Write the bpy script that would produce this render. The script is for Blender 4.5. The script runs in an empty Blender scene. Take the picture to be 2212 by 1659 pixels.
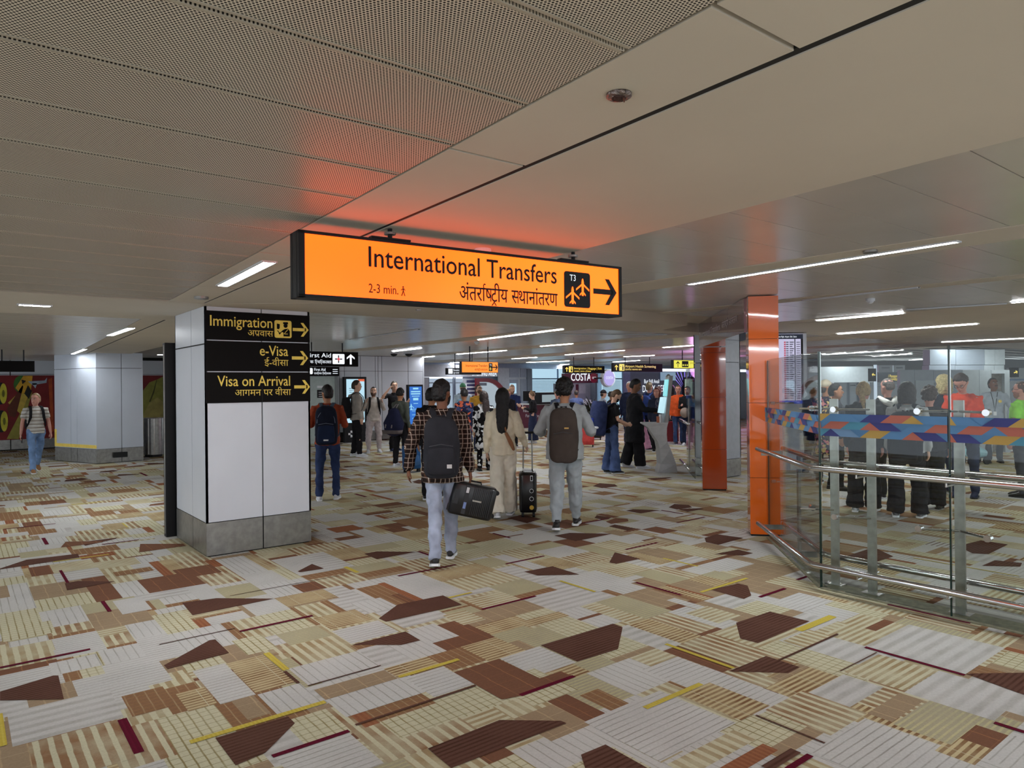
import bpy, bmesh, math, random
import numpy as np
from mathutils import Vector, Matrix, Euler
rnd = random.Random(7)
SC = bpy.context.scene
COL = SC.collection
PI = math.pi
# ---------------- camera, world, exposure ----------------
H = 1.68
F = 1534.0
cam_d = bpy.data.cameras.new('camera'); cam = bpy.data.objects.new('camera', cam_d); COL.objects.link(cam)
cam_d.sensor_width = 36.0; cam_d.lens = F/2212*36.0; cam_d.clip_start = 0.05; cam_d.clip_end = 300
CM = Matrix.Rotation(math.radians(-38.2), 3, 'Z') @ Matrix.Rotation(math.radians(90.1), 3, 'X') @ Matrix.Rotation(math.radians(-0.57), 3, 'Z')
cam.matrix_world = Matrix.Translation((0, 0, H)) @ CM.to_4x4()
SC.camera = cam
SC.view_settings.view_transform = 'Standard'; SC.view_settings.look = 'None'
SC.view_settings.gamma = 1.0; SC.view_settings.exposure = 0.5; SC.view_settings.use_curve_mapping = False
SC.cycles.use_denoising = True
SC.cycles.max_bounces = 6; SC.cycles.diffuse_bounces = 3; SC.cycles.glossy_bounces = 3
SC.cycles.transmission_bounces = 4; SC.cycles.transparent_max_bounces = 12
SC.cycles.sample_clamp_indirect = 4.0; SC.cycles.blur_glossy = 0.5
SC.cycles.caustics_reflective = False; SC.cycles.caustics_refractive = False
W = bpy.data.worlds.new('world'); SC.world = W; W.use_nodes = True
W.node_tree.nodes['Background'].inputs[0].default_value = (0.84, 0.92, 1.0, 1)
W.node_tree.nodes['Background'].inputs[1].default_value = 1.25
LAMP = 88.0          # luminance of the linear ceiling lights
def area_light(name, x, y, z, sx, sy, power, col=(.94, .97, 1)):
    d = bpy.data.lights.new(name, 'AREA'); d.shape = 'RECTANGLE'; d.size = sx; d.size_y = sy; d.energy = power; d.color = col
    o = bpy.data.objects.new(name, d); o.location = (x, y, z); COL.objects.link(o); return o
# unseen area lights added behind and beside the camera to brighten the hall
area_light('hall_fill_light', 1.2, -2.6, 2.45, .2, 1.8, 100)
area_light('hall_fill_light', -3.2, 1.0, 2.45, .2, 1.8, 45)
area_light('hall_fill_light', 4.6, -2.0, 2.45, .2, 2.2, 40)
area_light('hall_fill_light', -4.5, 8.5, 2.45, .2, 2.2, 50)
area_light('hall_fill_light', 10.5, -1.0, 2.5, .2, 2.4, 60)

# point lamps added to cast the violet light of the shop's LED signage
for x_, y_ in ((21.5, 15.5), (17.5, 13.2)):
    d = bpy.data.lights.new('added_violet_wash', 'POINT'); d.energy = 42; d.color = (.92, .38, 1.); d.shadow_soft_size = .3
    o = bpy.data.objects.new('added_violet_wash', d); o.location = (x_, y_, 2.1); COL.objects.link(o)
# ---------------- pixel -> place helpers (points on real planes) ----------------
CO = Vector((0, 0, H))
def ray(px, py): return CM @ Vector(((px-1106)/F, -(py-829.5)/F, -1))
def P(px, py, z=0.0):
    d = ray(px, py); t = (z-H)/d.z; return CO + d*t
def PXp(px, py, x): d = ray(px, py); return CO + d*(x/d.x)
def PYp(px, py, y): d = ray(px, py); return CO + d*(y/d.y)
def PD(px, py, dep): return CO + ray(px, py)*dep
FW = Vector((math.sin(math.radians(38.2)), math.cos(math.radians(38.2)), 0))
def depth(p): return (Vector(p)-CO).dot(-CM.col[2])

# ---------------- materials ----------------
MC = {}
def mat(name, col, rough=.6, metal=0., var=.06, scale=12., bump=0., spec=.5, emit=None, estr=0., coat=0.):
    k = (name, col, rough, metal, var, scale, bump, spec, emit, estr, coat)
    if k in MC: return MC[k]
    m = bpy.data.materials.new(name); m.use_nodes = True; nt = m.node_tree; b = nt.nodes['Principled BSDF']
    b.inputs['Roughness'].default_value = rough; b.inputs['Metallic'].default_value = metal
    b.inputs['Specular IOR Level'].default_value = spec
    if coat: b.inputs['Coat Weight'].default_value = coat; b.inputs['Coat Roughness'].default_value = .03
    if emit:
        b.inputs['Emission Color'].default_value = (*emit, 1); b.inputs['Emission Strength'].default_value = estr
    tc = nt.nodes.new('ShaderNodeTexCoord'); n = nt.nodes.new('ShaderNodeTexNoise'); n.inputs['Scale'].default_value = scale
    n.inputs['Detail'].default_value = 3
    nt.links.new(tc.outputs['Object'], n.inputs['Vector'])
    r = nt.nodes.new('ShaderNodeMapRange'); r.inputs['To Min'].default_value = 1-var; r.inputs['To Max'].default_value = 1+var
    r.inputs['From Min'].default_value = .3; r.inputs['From Max'].default_value = .7
    nt.links.new(n.outputs['Fac'], r.inputs['Value'])
    mx = nt.nodes.new('ShaderNodeVectorMath'); mx.operation = 'SCALE'; mx.inputs[0].default_value = col
    nt.links.new(r.outputs[0], mx.inputs['Scale']); nt.links.new(mx.outputs[0], b.inputs['Base Color'])
    if bump:
        bp = nt.nodes.new('ShaderNodeBump'); bp.inputs['Strength'].default_value = bump; bp.inputs['Distance'].default_value = .02
        nt.links.new(n.outputs['Fac'], bp.inputs['Height']); nt.links.new(bp.outputs[0], b.inputs['Normal'])
    MC[k] = m; return m
def s2l(*c): return tuple((x/255/12.92 if x/255 <= .04045 else ((x/255+.055)/1.055)**2.4) for x in c)
def cloth(name, rgb, var=.13, scale=9., rough=.9): return mat(name, s2l(*[min(235, c*1.12+3) for c in rgb]), rough, 0, var, scale, .25, .2)
def glow(name, col, st):
    k = ('glow', name, col, st)
    if k in MC: return MC[k]
    m = bpy.data.materials.new(name); m.use_nodes = True; nt = m.node_tree; b = nt.nodes['Principled BSDF']
    b.inputs['Base Color'].default_value = (.02, .02, .02, 1); b.inputs['Roughness'].default_value = .3
    b.inputs['Emission Color'].default_value = (*col, 1); b.inputs['Emission Strength'].default_value = st if st > 10 else st/1.5
    MC[k] = m; return m
def glass_mat(name, tint=(.95, .98, .965), refl=.6):
    m = bpy.data.materials.new(name); m.use_nodes = True; nt = m.node_tree; nt.nodes.clear()
    o = nt.nodes.new('ShaderNodeOutputMaterial'); t = nt.nodes.new('ShaderNodeBsdfTransparent'); t.inputs[0].default_value = (*tint, 1)
    g = nt.nodes.new('ShaderNodeBsdfGlossy'); g.inputs['Roughness'].default_value = .01
    fr = nt.nodes.new('ShaderNodeFresnel'); fr.inputs[0].default_value = 1.5
    ml = nt.nodes.new('ShaderNodeMath'); ml.operation = 'MULTIPLY'; ml.inputs[1].default_value = refl
    mx = nt.nodes.new('ShaderNodeMixShader'); nt.links.new(fr.outputs[0], ml.inputs[0]); nt.links.new(ml.outputs[0], mx.inputs[0])
    nt.links.new(t.outputs[0], mx.inputs[1]); nt.links.new(g.outputs[0], mx.inputs[2]); nt.links.new(mx.outputs[0], o.inputs[0])
    return m
class NT:
    """tiny node helper"""
    def __init__(s, name, rough=.9, spec=.15):
        s.m = bpy.data.materials.new(name); s.m.use_nodes = True; s.nt = s.m.node_tree; s.b = s.nt.nodes['Principled BSDF']
        s.b.inputs['Roughness'].default_value = rough; s.b.inputs['Specular IOR Level'].default_value = spec
        s.tc = s.nt.nodes.new('ShaderNodeTexCoord'); s.sep = s.nt.nodes.new('ShaderNodeSeparateXYZ')
        s.nt.links.new(s.tc.outputs['Object'], s.sep.inputs[0])
    def n(s, t): return s.nt.nodes.new(t)
    def L(s, a, b): s.nt.links.new(a, b)
    def math(s, op, a, b=None, c=None):
        n = s.n('ShaderNodeMath'); n.operation = op
        for i, v in enumerate((a, b, c)):
            if v is None: continue
            if hasattr(v, 'links'): s.L(v, n.inputs[i])
            else: n.inputs[i].default_value = v
        return n.outputs[0]
    def noise(s, scale, detail=2, vec=None):
        n = s.n('ShaderNodeTexNoise'); n.inputs['Scale'].default_value = scale; n.inputs['Detail'].default_value = detail
        s.L(vec or s.tc.outputs['Object'], n.inputs['Vector']); return n.outputs['Fac']
    def mix(s, f, a, b):
        n = s.n('ShaderNodeMix'); n.data_type = 'RGBA'
        for i, v in ((0, f), (6, a), (7, b)):
            if hasattr(v, 'links'): s.L(v, n.inputs[i])
            elif i == 0: n.inputs[0].default_value = v
            else: n.inputs[i].default_value = (*v, 1)
        return n.outputs[2]
    def out(s, c): s.L(c, s.b.inputs['Base Color']); return s.m
    def bump(s, h, st=.3, d=.01):
        bp = s.n('ShaderNodeBump'); bp.inputs['Strength'].default_value = st; bp.inputs['Distance'].default_value = d
        s.L(h, bp.inputs['Height']); s.L(bp.outputs[0], s.b.inputs['Normal'])

# ---------------- mesh helpers ----------------
class MB:
    def __init__(s): s.v = []; s.f = []; s.mi = []
    def add(s, v, f, mi=0):
        o = len(s.v); s.v += [tuple(p) for p in v]; s.f += [tuple(i+o for i in q) for q in f]; s.mi += [mi]*len(f); return s
    def box(s, x0, y0, z0, x1, y1, z1, mi=0):
        v = [(x, y, z) for z in (z0, z1) for y in (y0, y1) for x in (x0, x1)]
        return s.add(v, [(0, 2, 3, 1), (4, 5, 7, 6), (0, 1, 5, 4), (2, 6, 7, 3), (0, 4, 6, 2), (1, 3, 7, 5)], mi)
    def cbox(s, c, sz, mi=0, M=None):
        a = [c[i]-sz[i]/2 for i in range(3)]; b = [c[i]+sz[i]/2 for i in range(3)]
        n = len(s.v); s.box(*a, *b, mi=mi)
        if M is not None: s.v[n:] = [tuple(M @ Vector(p)) for p in s.v[n:]]
        return s
    def prism(s, poly, z0, z1, mi=0):
        n = len(poly); v = [(p[0], p[1], z0) for p in poly]+[(p[0], p[1], z1) for p in poly]
        f = [tuple(range(n))[::-1], tuple(range(n, 2*n))]+[(i, (i+1) % n, n+(i+1) % n, n+i) for i in range(n)]
        return s.add(v, f, mi)
    def plate(s, poly, y0, y1, mi=0):
        """polygon in x,z extruded along y"""
        n = len(poly); v = [(p[0], y0, p[1]) for p in poly]+[(p[0], y1, p[1]) for p in poly]
        f = [tuple(range(n)), tuple(range(n, 2*n))[::-1]]+[(i, n+i, n+(i+1) % n, (i+1) % n) for i in range(n)]
        return s.add(v, f, mi)
    def tube(s, path, rad, n=12, pw=2.0, side=(1, 0, 0), mi=0, cap=True, round_=False):
        """rings of radii (r_side, r_front) along path; pw > 2 squares the section"""
        path = [Vector(p) for p in path]; rad = [(r, r) if not isinstance(r, (tuple, list)) else r for r in rad]
        if len(rad) == 1: rad = rad*len(path)
        if round_:
            t0 = (path[1]-path[0]).normalized(); t1 = (path[-1]-path[-2]).normalized()
            r0, r1 = rad[0], rad[-1]; e0, e1 = min(r0), min(r1)
            path = [path[0]-t0*e0*.95, path[0]-t0*e0*.6]+path+[path[-1]+t1*e1*.6, path[-1]+t1*e1*.95]
            rad = [(r0[0]*.3, r0[1]*.3), (r0[0]*.8, r0[1]*.8)]+list(rad)+[(r1[0]*.8, r1[1]*.8), (r1[0]*.3, r1[1]*.3)]
        vs = []; m = len(path); sd = Vector(side)
        for i, p in enumerate(path):
            t = (path[min(i+1, m-1)]-path[max(i-1, 0)]).normalized()
            a = sd-t*sd.dot(t)
            if a.length < .25:
                alt = Vector((0, 1, 0)); a = alt-t*alt.dot(t)
            a.normalize(); b = t.cross(a)
            for k in range(n):
                th = 2*PI*k/n; c, q = math.cos(th), math.sin(th)
                cc = math.copysign(abs(c)**(2/pw), c); qq = math.copysign(abs(q)**(2/pw), q)
                vs.append(p+a*cc*rad[i][0]+b*qq*rad[i][1])
        f = [(i*n+k, i*n+(k+1) % n, (i+1)*n+(k+1) % n, (i+1)*n+k) for i in range(m-1) for k in range(n)]
        if cap: f += [tuple(range(n))[::-1], tuple((m-1)*n+k for k in range(n))]
        return s.add(vs, f, mi)
    def ball(s, c, r, n=12, mi=0):
        c = Vector(c); r = (r, r, r) if not isinstance(r, (tuple, list)) else r; m = max(6, n//2+2)
        vs = [c+Vector((0, 0, -r[2]))]
        for i in range(1, m):
            ph = -PI/2+PI*i/m
            for k in range(n):
                th = 2*PI*k/n; vs.append(c+Vector((r[0]*math.cos(ph)*math.cos(th), r[1]*math.cos(ph)*math.sin(th), r[2]*math.sin(ph))))
        vs.append(c+Vector((0, 0, r[2]))); L = len(vs)-1
        f = [(0, 1+(k+1) % n, 1+k) for k in range(n)]
        f += [(1+i*n+k, 1+i*n+(k+1) % n, 1+(i+1)*n+(k+1) % n, 1+(i+1)*n+k) for i in range(m-2) for k in range(n)]
        f += [(L, 1+(m-2)*n+k, 1+(m-2)*n+(k+1) % n) for k in range(n)]
        return s.add(vs, f, mi)
    def cyl(s, a, b, r, n=16, mi=0): return s.tube([a, b], [r, r], n, mi=mi)
    def xf(s, M): s.v = [tuple(M @ Vector(p)) for p in s.v]; return s
    def mesh(s, name, mats, smooth=False):
        me = bpy.data.meshes.new(name); me.from_pydata(s.v, [], s.f)
        for m in (mats if isinstance(mats, (list, tuple)) else [mats]): me.materials.append(m)
        if len(set(s.mi)) > 1: me.polygons.foreach_set('material_index', s.mi)
        if smooth: me.polygons.foreach_set('use_smooth', [True]*len(s.f))
        me.update(); return me
    def build(s, name, mats, parent=None, smooth=False, label=None, bevel=0., loc=None, kind=None):
        o = bpy.data.objects.new(name, s.mesh(name, mats, smooth)); COL.objects.link(o)
        if parent is not None: o.parent = parent
        if label: o['label'] = label
        if kind: o['kind'] = kind
        if loc is not None: o.location = loc
        if bevel:
            b = o.modifiers.new('bevel', 'BEVEL'); b.width = bevel; b.segments = 2; b.limit_method = 'ANGLE'
        return o
def tag(o, label, cat, group=None):
    o['label'] = label; o['category'] = cat
    if group: o['group'] = group
    return o
def thing(name, label, cat, loc=(0, 0, 0), rz=0., group=None):
    o = bpy.data.objects.new(name, None); COL.objects.link(o); o.location = loc; o.rotation_euler = (0, 0, rz)
    o.empty_display_size = .1
    return tag(o, label, cat, group)
def struct(name, loc=None):
    o = bpy.data.objects.new(name, None); COL.objects.link(o); o['kind'] = 'structure'
    if loc: o.location = loc
    return o

# ---------------- lettering ----------------
FONT = None
try: FONT = bpy.data.fonts.load(bpy.utils.system_resource('DATAFILES', path='fonts')+'/NotoSansHebrew-VariableFont_wdth,wght.woff2')
except Exception: FONT = None
_tc = {}
def glyph(s, bold=False):
    """(verts2d, faces, advance) of a string at size 1"""
    k = (s, bold)
    if k in _tc: return _tc[k]
    c = bpy.data.curves.new('t', 'FONT'); c.body = s+'|'; c.resolution_u = 3
    if FONT and s.isascii(): c.font = FONT
    o = bpy.data.objects.new('t', c); COL.objects.link(o)
    dg = bpy.context.evaluated_depsgraph_get()
    c0 = bpy.data.curves.new('t', 'FONT'); c0.body = '|'; c0.resolution_u = 2
    if FONT and s.isascii(): c0.font = FONT
    o0 = bpy.data.objects.new('t', c0); COL.objects.link(o0); dg.update()
    me0 = bpy.data.meshes.new_from_object(o0.evaluated_get(dg)); bx = min(v.co.x for v in me0.vertices)
    me = bpy.data.meshes.new_from_object(o.evaluated_get(dg))
    mx = max(v.co.x for v in me.vertices); x0 = max(v.co.x for v in me0.vertices)-bx
    adv = mx-x0-bx
    bm = bmesh.new(); bm.from_mesh(me); cut = mx-x0-1e-4
    ys = [v.co.y for v in me0.vertices]
    # drop the end marker bar: faces whose every vertex sits at or beyond it
    kill = [v for v in bm.verts if v.co.x >= cut-1e-3]
    bmesh.ops.delete(bm, geom=kill, context='VERTS'); bm.verts.index_update()
    r = ([(v.co.x, v.co.y) for v in bm.verts], [tuple(v.index for v in f.verts) for f in bm.faces], adv)
    bm.free(); bpy.data.objects.remove(o); bpy.data.objects.remove(o0); bpy.data.meshes.remove(me); bpy.data.meshes.remove(me0)
    _tc[k] = r; return r
def half(s):
    """half form of a letter: the upright stem cut away"""
    v, f, a = glyph(s); bm = bmesh.new(); vs = [bm.verts.new((x, y, 0)) for x, y in v]
    for q in f:
        try: bm.faces.new([vs[i] for i in q])
        except ValueError: pass
    xm = a-.115
    bmesh.ops.bisect_plane(bm, geom=bm.verts[:]+bm.edges[:]+bm.faces[:], plane_co=(xm, 0, 0), plane_no=(1, 0, 0), clear_outer=True)
    bm.verts.index_update(); r = ([(w.co.x, w.co.y) for w in bm.verts], [tuple(w.index for w in q.verts) for q in bm.faces], xm-.01); bm.free(); return r
def stroke(pts, w):
    v = []; f = []
    for (x0, y0), (x1, y1) in zip(pts[:-1], pts[1:]):
        d = Vector((x1-x0, y1-y0)).normalized(); n = Vector((-d.y, d.x))*w/2; o = len(v); e = d*w*.3
        v += [(x0-n.x-e.x, y0-n.y-e.y), (x1-n.x+e.x, y1-n.y+e.y), (x1+n.x+e.x, y1+n.y+e.y), (x0+n.x-e.x, y0+n.y-e.y)]; f += [(o, o+1, o+2, o+3)]
    return v, f
BAR = .62
def compose(tokens, bold=False):
    """tokens: plain strings, ('h', c) half letter, ('reph',) / ('rakar',) / ('tra',) strokes on the letter before"""
    V = []; Fc = []; x = 0.; last = 0.
    def put(v, f, dx):
        o = len(V); V.extend((a+dx, b) for a, b in v); Fc.extend(tuple(i+o for i in q) for q in f)
    for t in tokens:
        if isinstance(t, str):
            v, f, a = glyph(t, bold); put(v, f, x); last = a; x += a
        elif t[0] == 'h':
            v, f, a = half(t[1]); put(v, f, x); x += a
        elif t[0] == 'reph':
            v, f = stroke([(-.07, .58), (-.13, .66), (-.13, .75), (-.07, .81), (.01, .79)], .05); put(v, f, x)
        elif t[0] == 'rakar':
            v, f = stroke([(-.13, .22), (-.24, .12), (-.34, .05)], .055); put(v, f, x)
        elif t[0] == 'tra':
            v, f = stroke([(-.42, -.18), (-.25, -.02), (-.10, -.18)], .05); put(v, f, x)
        elif t[0] == 'k': x += t[1]
    return V, Fc, x
HI = {
 'transfers': ['अंत', 'रा', ('reph',), ('h', 'ष'), 'ट', ('tra',), 'ीय', ('k', .32), ('h', 'स'), 'थानांतरण'],
 'immigration': ['अप', ('rakar',), 'वास'],
 'evisa': ['ई-वीसा'], 'voa': ['आगमन पर वीसा'],
 'firstaid': ['प', ('rakar',), 'ाथ', 'ि', 'मक', ('k', .3), 'ि', 'च', 'ि', 'क', ('h', 'त'), 'सा'],
 'smoking': ['धूम', ('k', .25), 'क', ('h', 'क'), 'ष'],
 'health': ['एयरपो', 'र', 'ट', ('k', .25), ('h', 'स'), 'वा', ('h', 'स'), 'थ', ('h', 'य'), ('k', .25), 'जा', 'ंच'],
 'imm2': ['अप', ('rakar',), 'वास | सामान | ', 'ि', 'नकास'],
 'passport': ['पासपोट', ('reph',)],
}
def letter(parent, txt, x, z, size, m, y=-.004, align='l', bold=False, sx=1.0, name='lettering', width=None):
    size *= 1.17 if isinstance(txt, str) else 1.10
    V, Fc, w = compose([txt] if isinstance(txt, str) else txt, bold)
    if width: sx = width/(w*size)
    elif isinstance(txt, str): sx /= 1.17
    w *= size*sx; x0 = x-(w if align == 'r' else w/2 if align == 'c' else 0)
    b = MB(); sh_ = [(0, 0)] if not bold else [(-.009, 0), (.009, 0), (0, .007), (0, -.007)]
    for i, (u_, w_) in enumerate(sh_): b.add([(x0+(a+u_)*size*sx, y-i*.0002, z+(c+w_)*size) for a, c in V], Fc)
    return b.build(name, m, parent)
def arrow(parent, cx, cz, s, m, ang=0., y=-.004, name='arrow', w=.17):
    """arrow pointing along +x when ang = 0"""
    b = MB(); c, q = math.cos(ang), math.sin(ang)
    def t(p): return (cx+(p[0]*c-p[1]*q)*s, cz+(p[0]*q+p[1]*c)*s)
    h = w/2
    for poly in ([(-.5, -h), (.34, -h), (.34, h), (-.5, h)], [(.0, .42), (.17, .42), (.5, 0), (.28, 0)], [(.0, -.42), (.28, 0), (.5, 0), (.17, -.42)]):
        b.plate([t(p) for p in poly][::1], y, y-.002)
    return b.build(name, m, parent)
def rrect(x0, z0, x1, z1, r, n=5):
    pts = []
    for cx, cz, a0 in ((x1-r, z1-r, 0), (x0+r, z1-r, 90), (x0+r, z0+r, 180), (x1-r, z0+r, 270)):
        for i in range(n+1):
            a = math.radians(a0+90*i/n); pts.append((cx+r*math.cos(a), cz+r*math.sin(a)))
    return pts
def pic(parent, polys, m, y=-.006, name='pictogram', dy=.002):
    b = MB()
    for p in polys: b.plate(p, y, y-dy)
    return b.build(name, m, parent)
def xs(polys, ox, oz, s, ang=0):
    c, q = math.cos(ang), math.sin(ang)
    return [[(ox+(x*c-z*q)*s, oz+(x*q+z*c)*s) for x, z in p] for p in polys]
def disc(cx, cz, r, n=16): return [(cx+r*math.cos(2*PI*i/n), cz+r*math.sin(2*PI*i/n)) for i in range(n)]
PLANE = [[(-.06, -.42), (.06, -.42), (.075, .3), (.04, .46), (0, .5), (-.04, .46), (-.075, .3)],
         [(.06, .12), (.45, -.16), (.45, -.06+.0), (.06, .22)][::1], [(-.06, .12), (-.06, .22), (-.45, -.06), (-.45, -.16)],
         [(.05, -.3), (.2, -.42), (.2, -.34), (.05, -.2)], [(-.05, -.3), (-.05, -.2), (-.2, -.34), (-.2, -.42)]]
# ---------------- common materials ----------------
M_white = mat('white_panel', s2l(214, 218, 226), .28, 0, .02, 3, spec=.5)
M_whiteb = mat('white_gloss_panel', s2l(205, 212, 224), .18, 0, .03, 2)
M_steel = mat('brushed_steel', (.34, .335, .32), .36, 1., .16, 14)
M_steel2 = mat('polished_steel', (.62, .62, .62), .16, 1., .05, 20)
M_black = mat('black_metal', (.009, .009, .010), .5, spec=.25)
M_joint = mat('dark_joint', (.01, .01, .01), .8)
M_plaster = mat('painted_plaster', s2l(204, 196, 182), .75, 0, .03, 1.5)
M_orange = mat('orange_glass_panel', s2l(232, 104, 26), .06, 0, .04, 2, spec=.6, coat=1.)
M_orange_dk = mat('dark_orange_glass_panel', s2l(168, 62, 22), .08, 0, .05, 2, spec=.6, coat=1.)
M_lamp = glow('lamp_diffuser', (.93, .97, 1.), LAMP)
M_signblk = mat('sign_black', (.006, .005, .005), .7, spec=.12)
M_yel = mat('sign_yellow', s2l(250, 218, 96), .5, 0, .08, 14)
M_lit_y = glow('lit_yellow', (1., .74, .12), 1.1)
M_lit_w = glow('lit_white', (.86, .92, 1.), 1.2)
M_tw = mat('white_print', (.8, .82, .85), .6)
M_glass = glass_mat('clear_glass')
M_glass_far = glass_mat('shop_glass', (.9, .95, .97), .8)

# ---------------- floor: patchwork carpet ----------------
def carpet(name, base, line, period, axis, duty, soft=.35, cross=None, blotch=.3):
    t = NT('carpet_'+name, .95, .05); g = t.n('ShaderNodeNewGeometry'); sp = t.n('ShaderNodeSeparateXYZ'); t.L(g.outputs['Position'], sp.inputs[0])
    wob = t.noise(9., 2, g.outputs['Position']); fine = t.noise(260., 1, g.outputs['Position']); mid = t.noise(2.3, 2, g.outputs['Position'])
    v = sp.outputs[0 if axis == 'x' else 1]; u = sp.outputs[1 if axis == 'x' else 0]
    v = t.math('ADD', v, t.math('MULTIPLY', wob, period*.16))
    fr = t.math('FRACT', t.math('DIVIDE', v, period))
    tri = t.math('ABSOLUTE', t.math('SUBTRACT', fr, .5))
    mr = t.n('ShaderNodeMapRange'); mr.interpolation_type = 'SMOOTHSTEP'
    t.L(tri, mr.inputs[0]); mr.inputs[1].default_value = duty/2-.5*soft*.3; mr.inputs[2].default_value = duty/2+.5*soft*.3
    mr.inputs[3].default_value = 1; mr.inputs[4].default_value = 0
    w2 = t.noise(4.2, 3, g.outputs['Position']); f = t.math('MULTIPLY', mr.outputs[0], t.math('MAXIMUM', .3, t.math('MINIMUM', 1., t.math('SUBTRACT', 1.75, t.math('MULTIPLY', w2, 2.)))))
    c = t.mix(f, base, line)
    if cross:
        fr2 = t.math('FRACT', t.math('DIVIDE', u, cross[0])); c = t.mix(t.math('MULTIPLY', t.math('LESS_THAN', fr2, cross[1]), cross[3]), c, cross[2])
    sp2 = t.noise(70., 3, g.outputs['Position']); br = t.math('ADD', .68, t.math('ADD', t.math('ADD', t.math('MULTIPLY', mid, blotch), t.math('MULTIPLY', sp2, .34)), t.math('MULTIPLY', fine, .16)))
    vm = t.n('ShaderNodeVectorMath'); vm.operation = 'SCALE'; t.L(c, vm.inputs[0]); t.L(br, vm.inputs['Scale'])
    t.bump(t.math('ADD', t.math('MULTIPLY', f, -.6), fine), .5, .004)
    return t.out(vm.outputs[0])
g1 = s2l(184, 182, 178); g2 = s2l(164, 160, 154); cr = s2l(186, 181, 154); tn = s2l(152, 132, 100); tn2 = s2l(146, 126, 102); br = s2l(112, 78, 60); bd = s2l(92, 64, 54); dk = s2l(60, 44, 34); olive = s2l(158, 150, 126)
CP = dict(
 gx=carpet('grey_lines', g1, s2l(146, 142, 134), .040, 'y', .16), gy=carpet('grey_lines_long', g1, s2l(150, 146, 138), .052, 'x', .12),
 gp=carpet('grey_plain', g1, g2, .085, 'y', .45, .9), cg=carpet('cream_grid', cr, s2l(136, 122, 84), .046, 'x', .16, .3, (.052, .09, s2l(128, 116, 84), .7)),
 cx=carpet('tan_cream_bars', cr, tn, .062, 'x', .52, .25), cy=carpet('tan_cream_bars_long', cr, tn, .046, 'y', .5, .25),
 bx=carpet('rust_cream_bars', cr, s2l(136, 104, 76), .060, 'x', .58, .2), by=carpet('fine_bars', s2l(182, 166, 130), s2l(122, 92, 64), .034, 'y', .5, .25, (.21, .02, cr, .8)),
 ts=carpet('tan_solid', tn2, s2l(172, 148, 116), .11, 'x', .07, .2, (.16, .02, s2l(180, 160, 130), .7)), ol=carpet('olive_weave', olive, s2l(176, 168, 130), .030, 'y', .4, .4),
 bt=carpet('brown_tan', s2l(130, 98, 72), s2l(160, 136, 104), .05, 'x', .14, .2, (.045, .12, s2l(150, 112, 74), .6)),
 br=carpet('brown', br, s2l(142, 100, 70), .13, 'x', .05, .1, (.11, .02, s2l(140, 96, 66), .7)), bd=carpet('dark_brown', bd, s2l(72, 46, 36), .03, 'y', .4, .5),
 ln=carpet('dark_lines', g1, s2l(86, 54, 38), .05, 'y', .30, .1),
 bu=carpet('burgundy', s2l(92, 20, 40), s2l(84, 18, 36), .02, 'x', .5), ye=carpet('yellow', s2l(190, 172, 78), s2l(182, 160, 66), .02, 'x', .5),
 rs=carpet('rust', s2l(142, 94, 66), s2l(130, 82, 58), .03, 'x', .5))
CK = list(CP); CI = {k: i for i, k in enumerate(CK)}
fb = MB()
LZ = [0]
def frect(x0, y0, x1, y1, k, z=0.):
    if z > .0007: LZ[0] += 1; z += LZ[0]*1.5e-6
    fb.add([(x0, y0, z), (x1, y0, z), (x1, y1, z), (x0, y1, z)], [(0, 1, 2, 3)], CI[k])
PT = (['gx']*8+['gy']*9+['gp']*7+['cg']*6+['cx']*5+['cy']*5+['bx']*5+['by']*4+['ts']*4+['ol']*4+['bt']*3+['br']*1+['ln']*1)
def guil(x0, y0, x1, y1):
    w, h = x1-x0, y1-y0
    if w*h < rnd.uniform(.07, .26) or (w < .3 and h < .4):
        frect(x0, y0, x1, y1, rnd.choice(PT))
        q = rnd.random()
        if q < .22:
            b = rnd.uniform(.03, .1); frect(x0, y0, x1, y0+b, rnd.choice(['bt', 'ts', 'gy', 'cx', 'br']), .0006)
        elif q < .40:
            b = rnd.uniform(.03, .1); frect(x0, y0, x0+b, y1, rnd.choice(['bt', 'ts', 'gy', 'by', 'rs']), .0006)
        return
    if w*1.0 > h*rnd.uniform(.55, 1.0): s = x0+w*rnd.uniform(.3, .7); guil(x0, y0, s, y1); guil(s, y0, x1, y1)
    else: s = y0+h*rnd.uniform(.3, .7); guil(x0, y0, x1, s); guil(x0, s, x1, y1)
X0F, Y0F, X1F, Y1F = -6., -6., 50., 30.
yy = Y0F
while yy < Y1F:
    xx = X0F
    while xx < X1F: guil(xx, yy, xx+4, yy+3.6); xx += 4
    yy += 3.6
def R2(a, b, c, d, k, z=.0012):
    p, q = P(a, b), P(c, d); frect(min(p.x, q.x), min(p.y, q.y), max(p.x, q.x), max(p.y, q.y), k, z)
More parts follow.
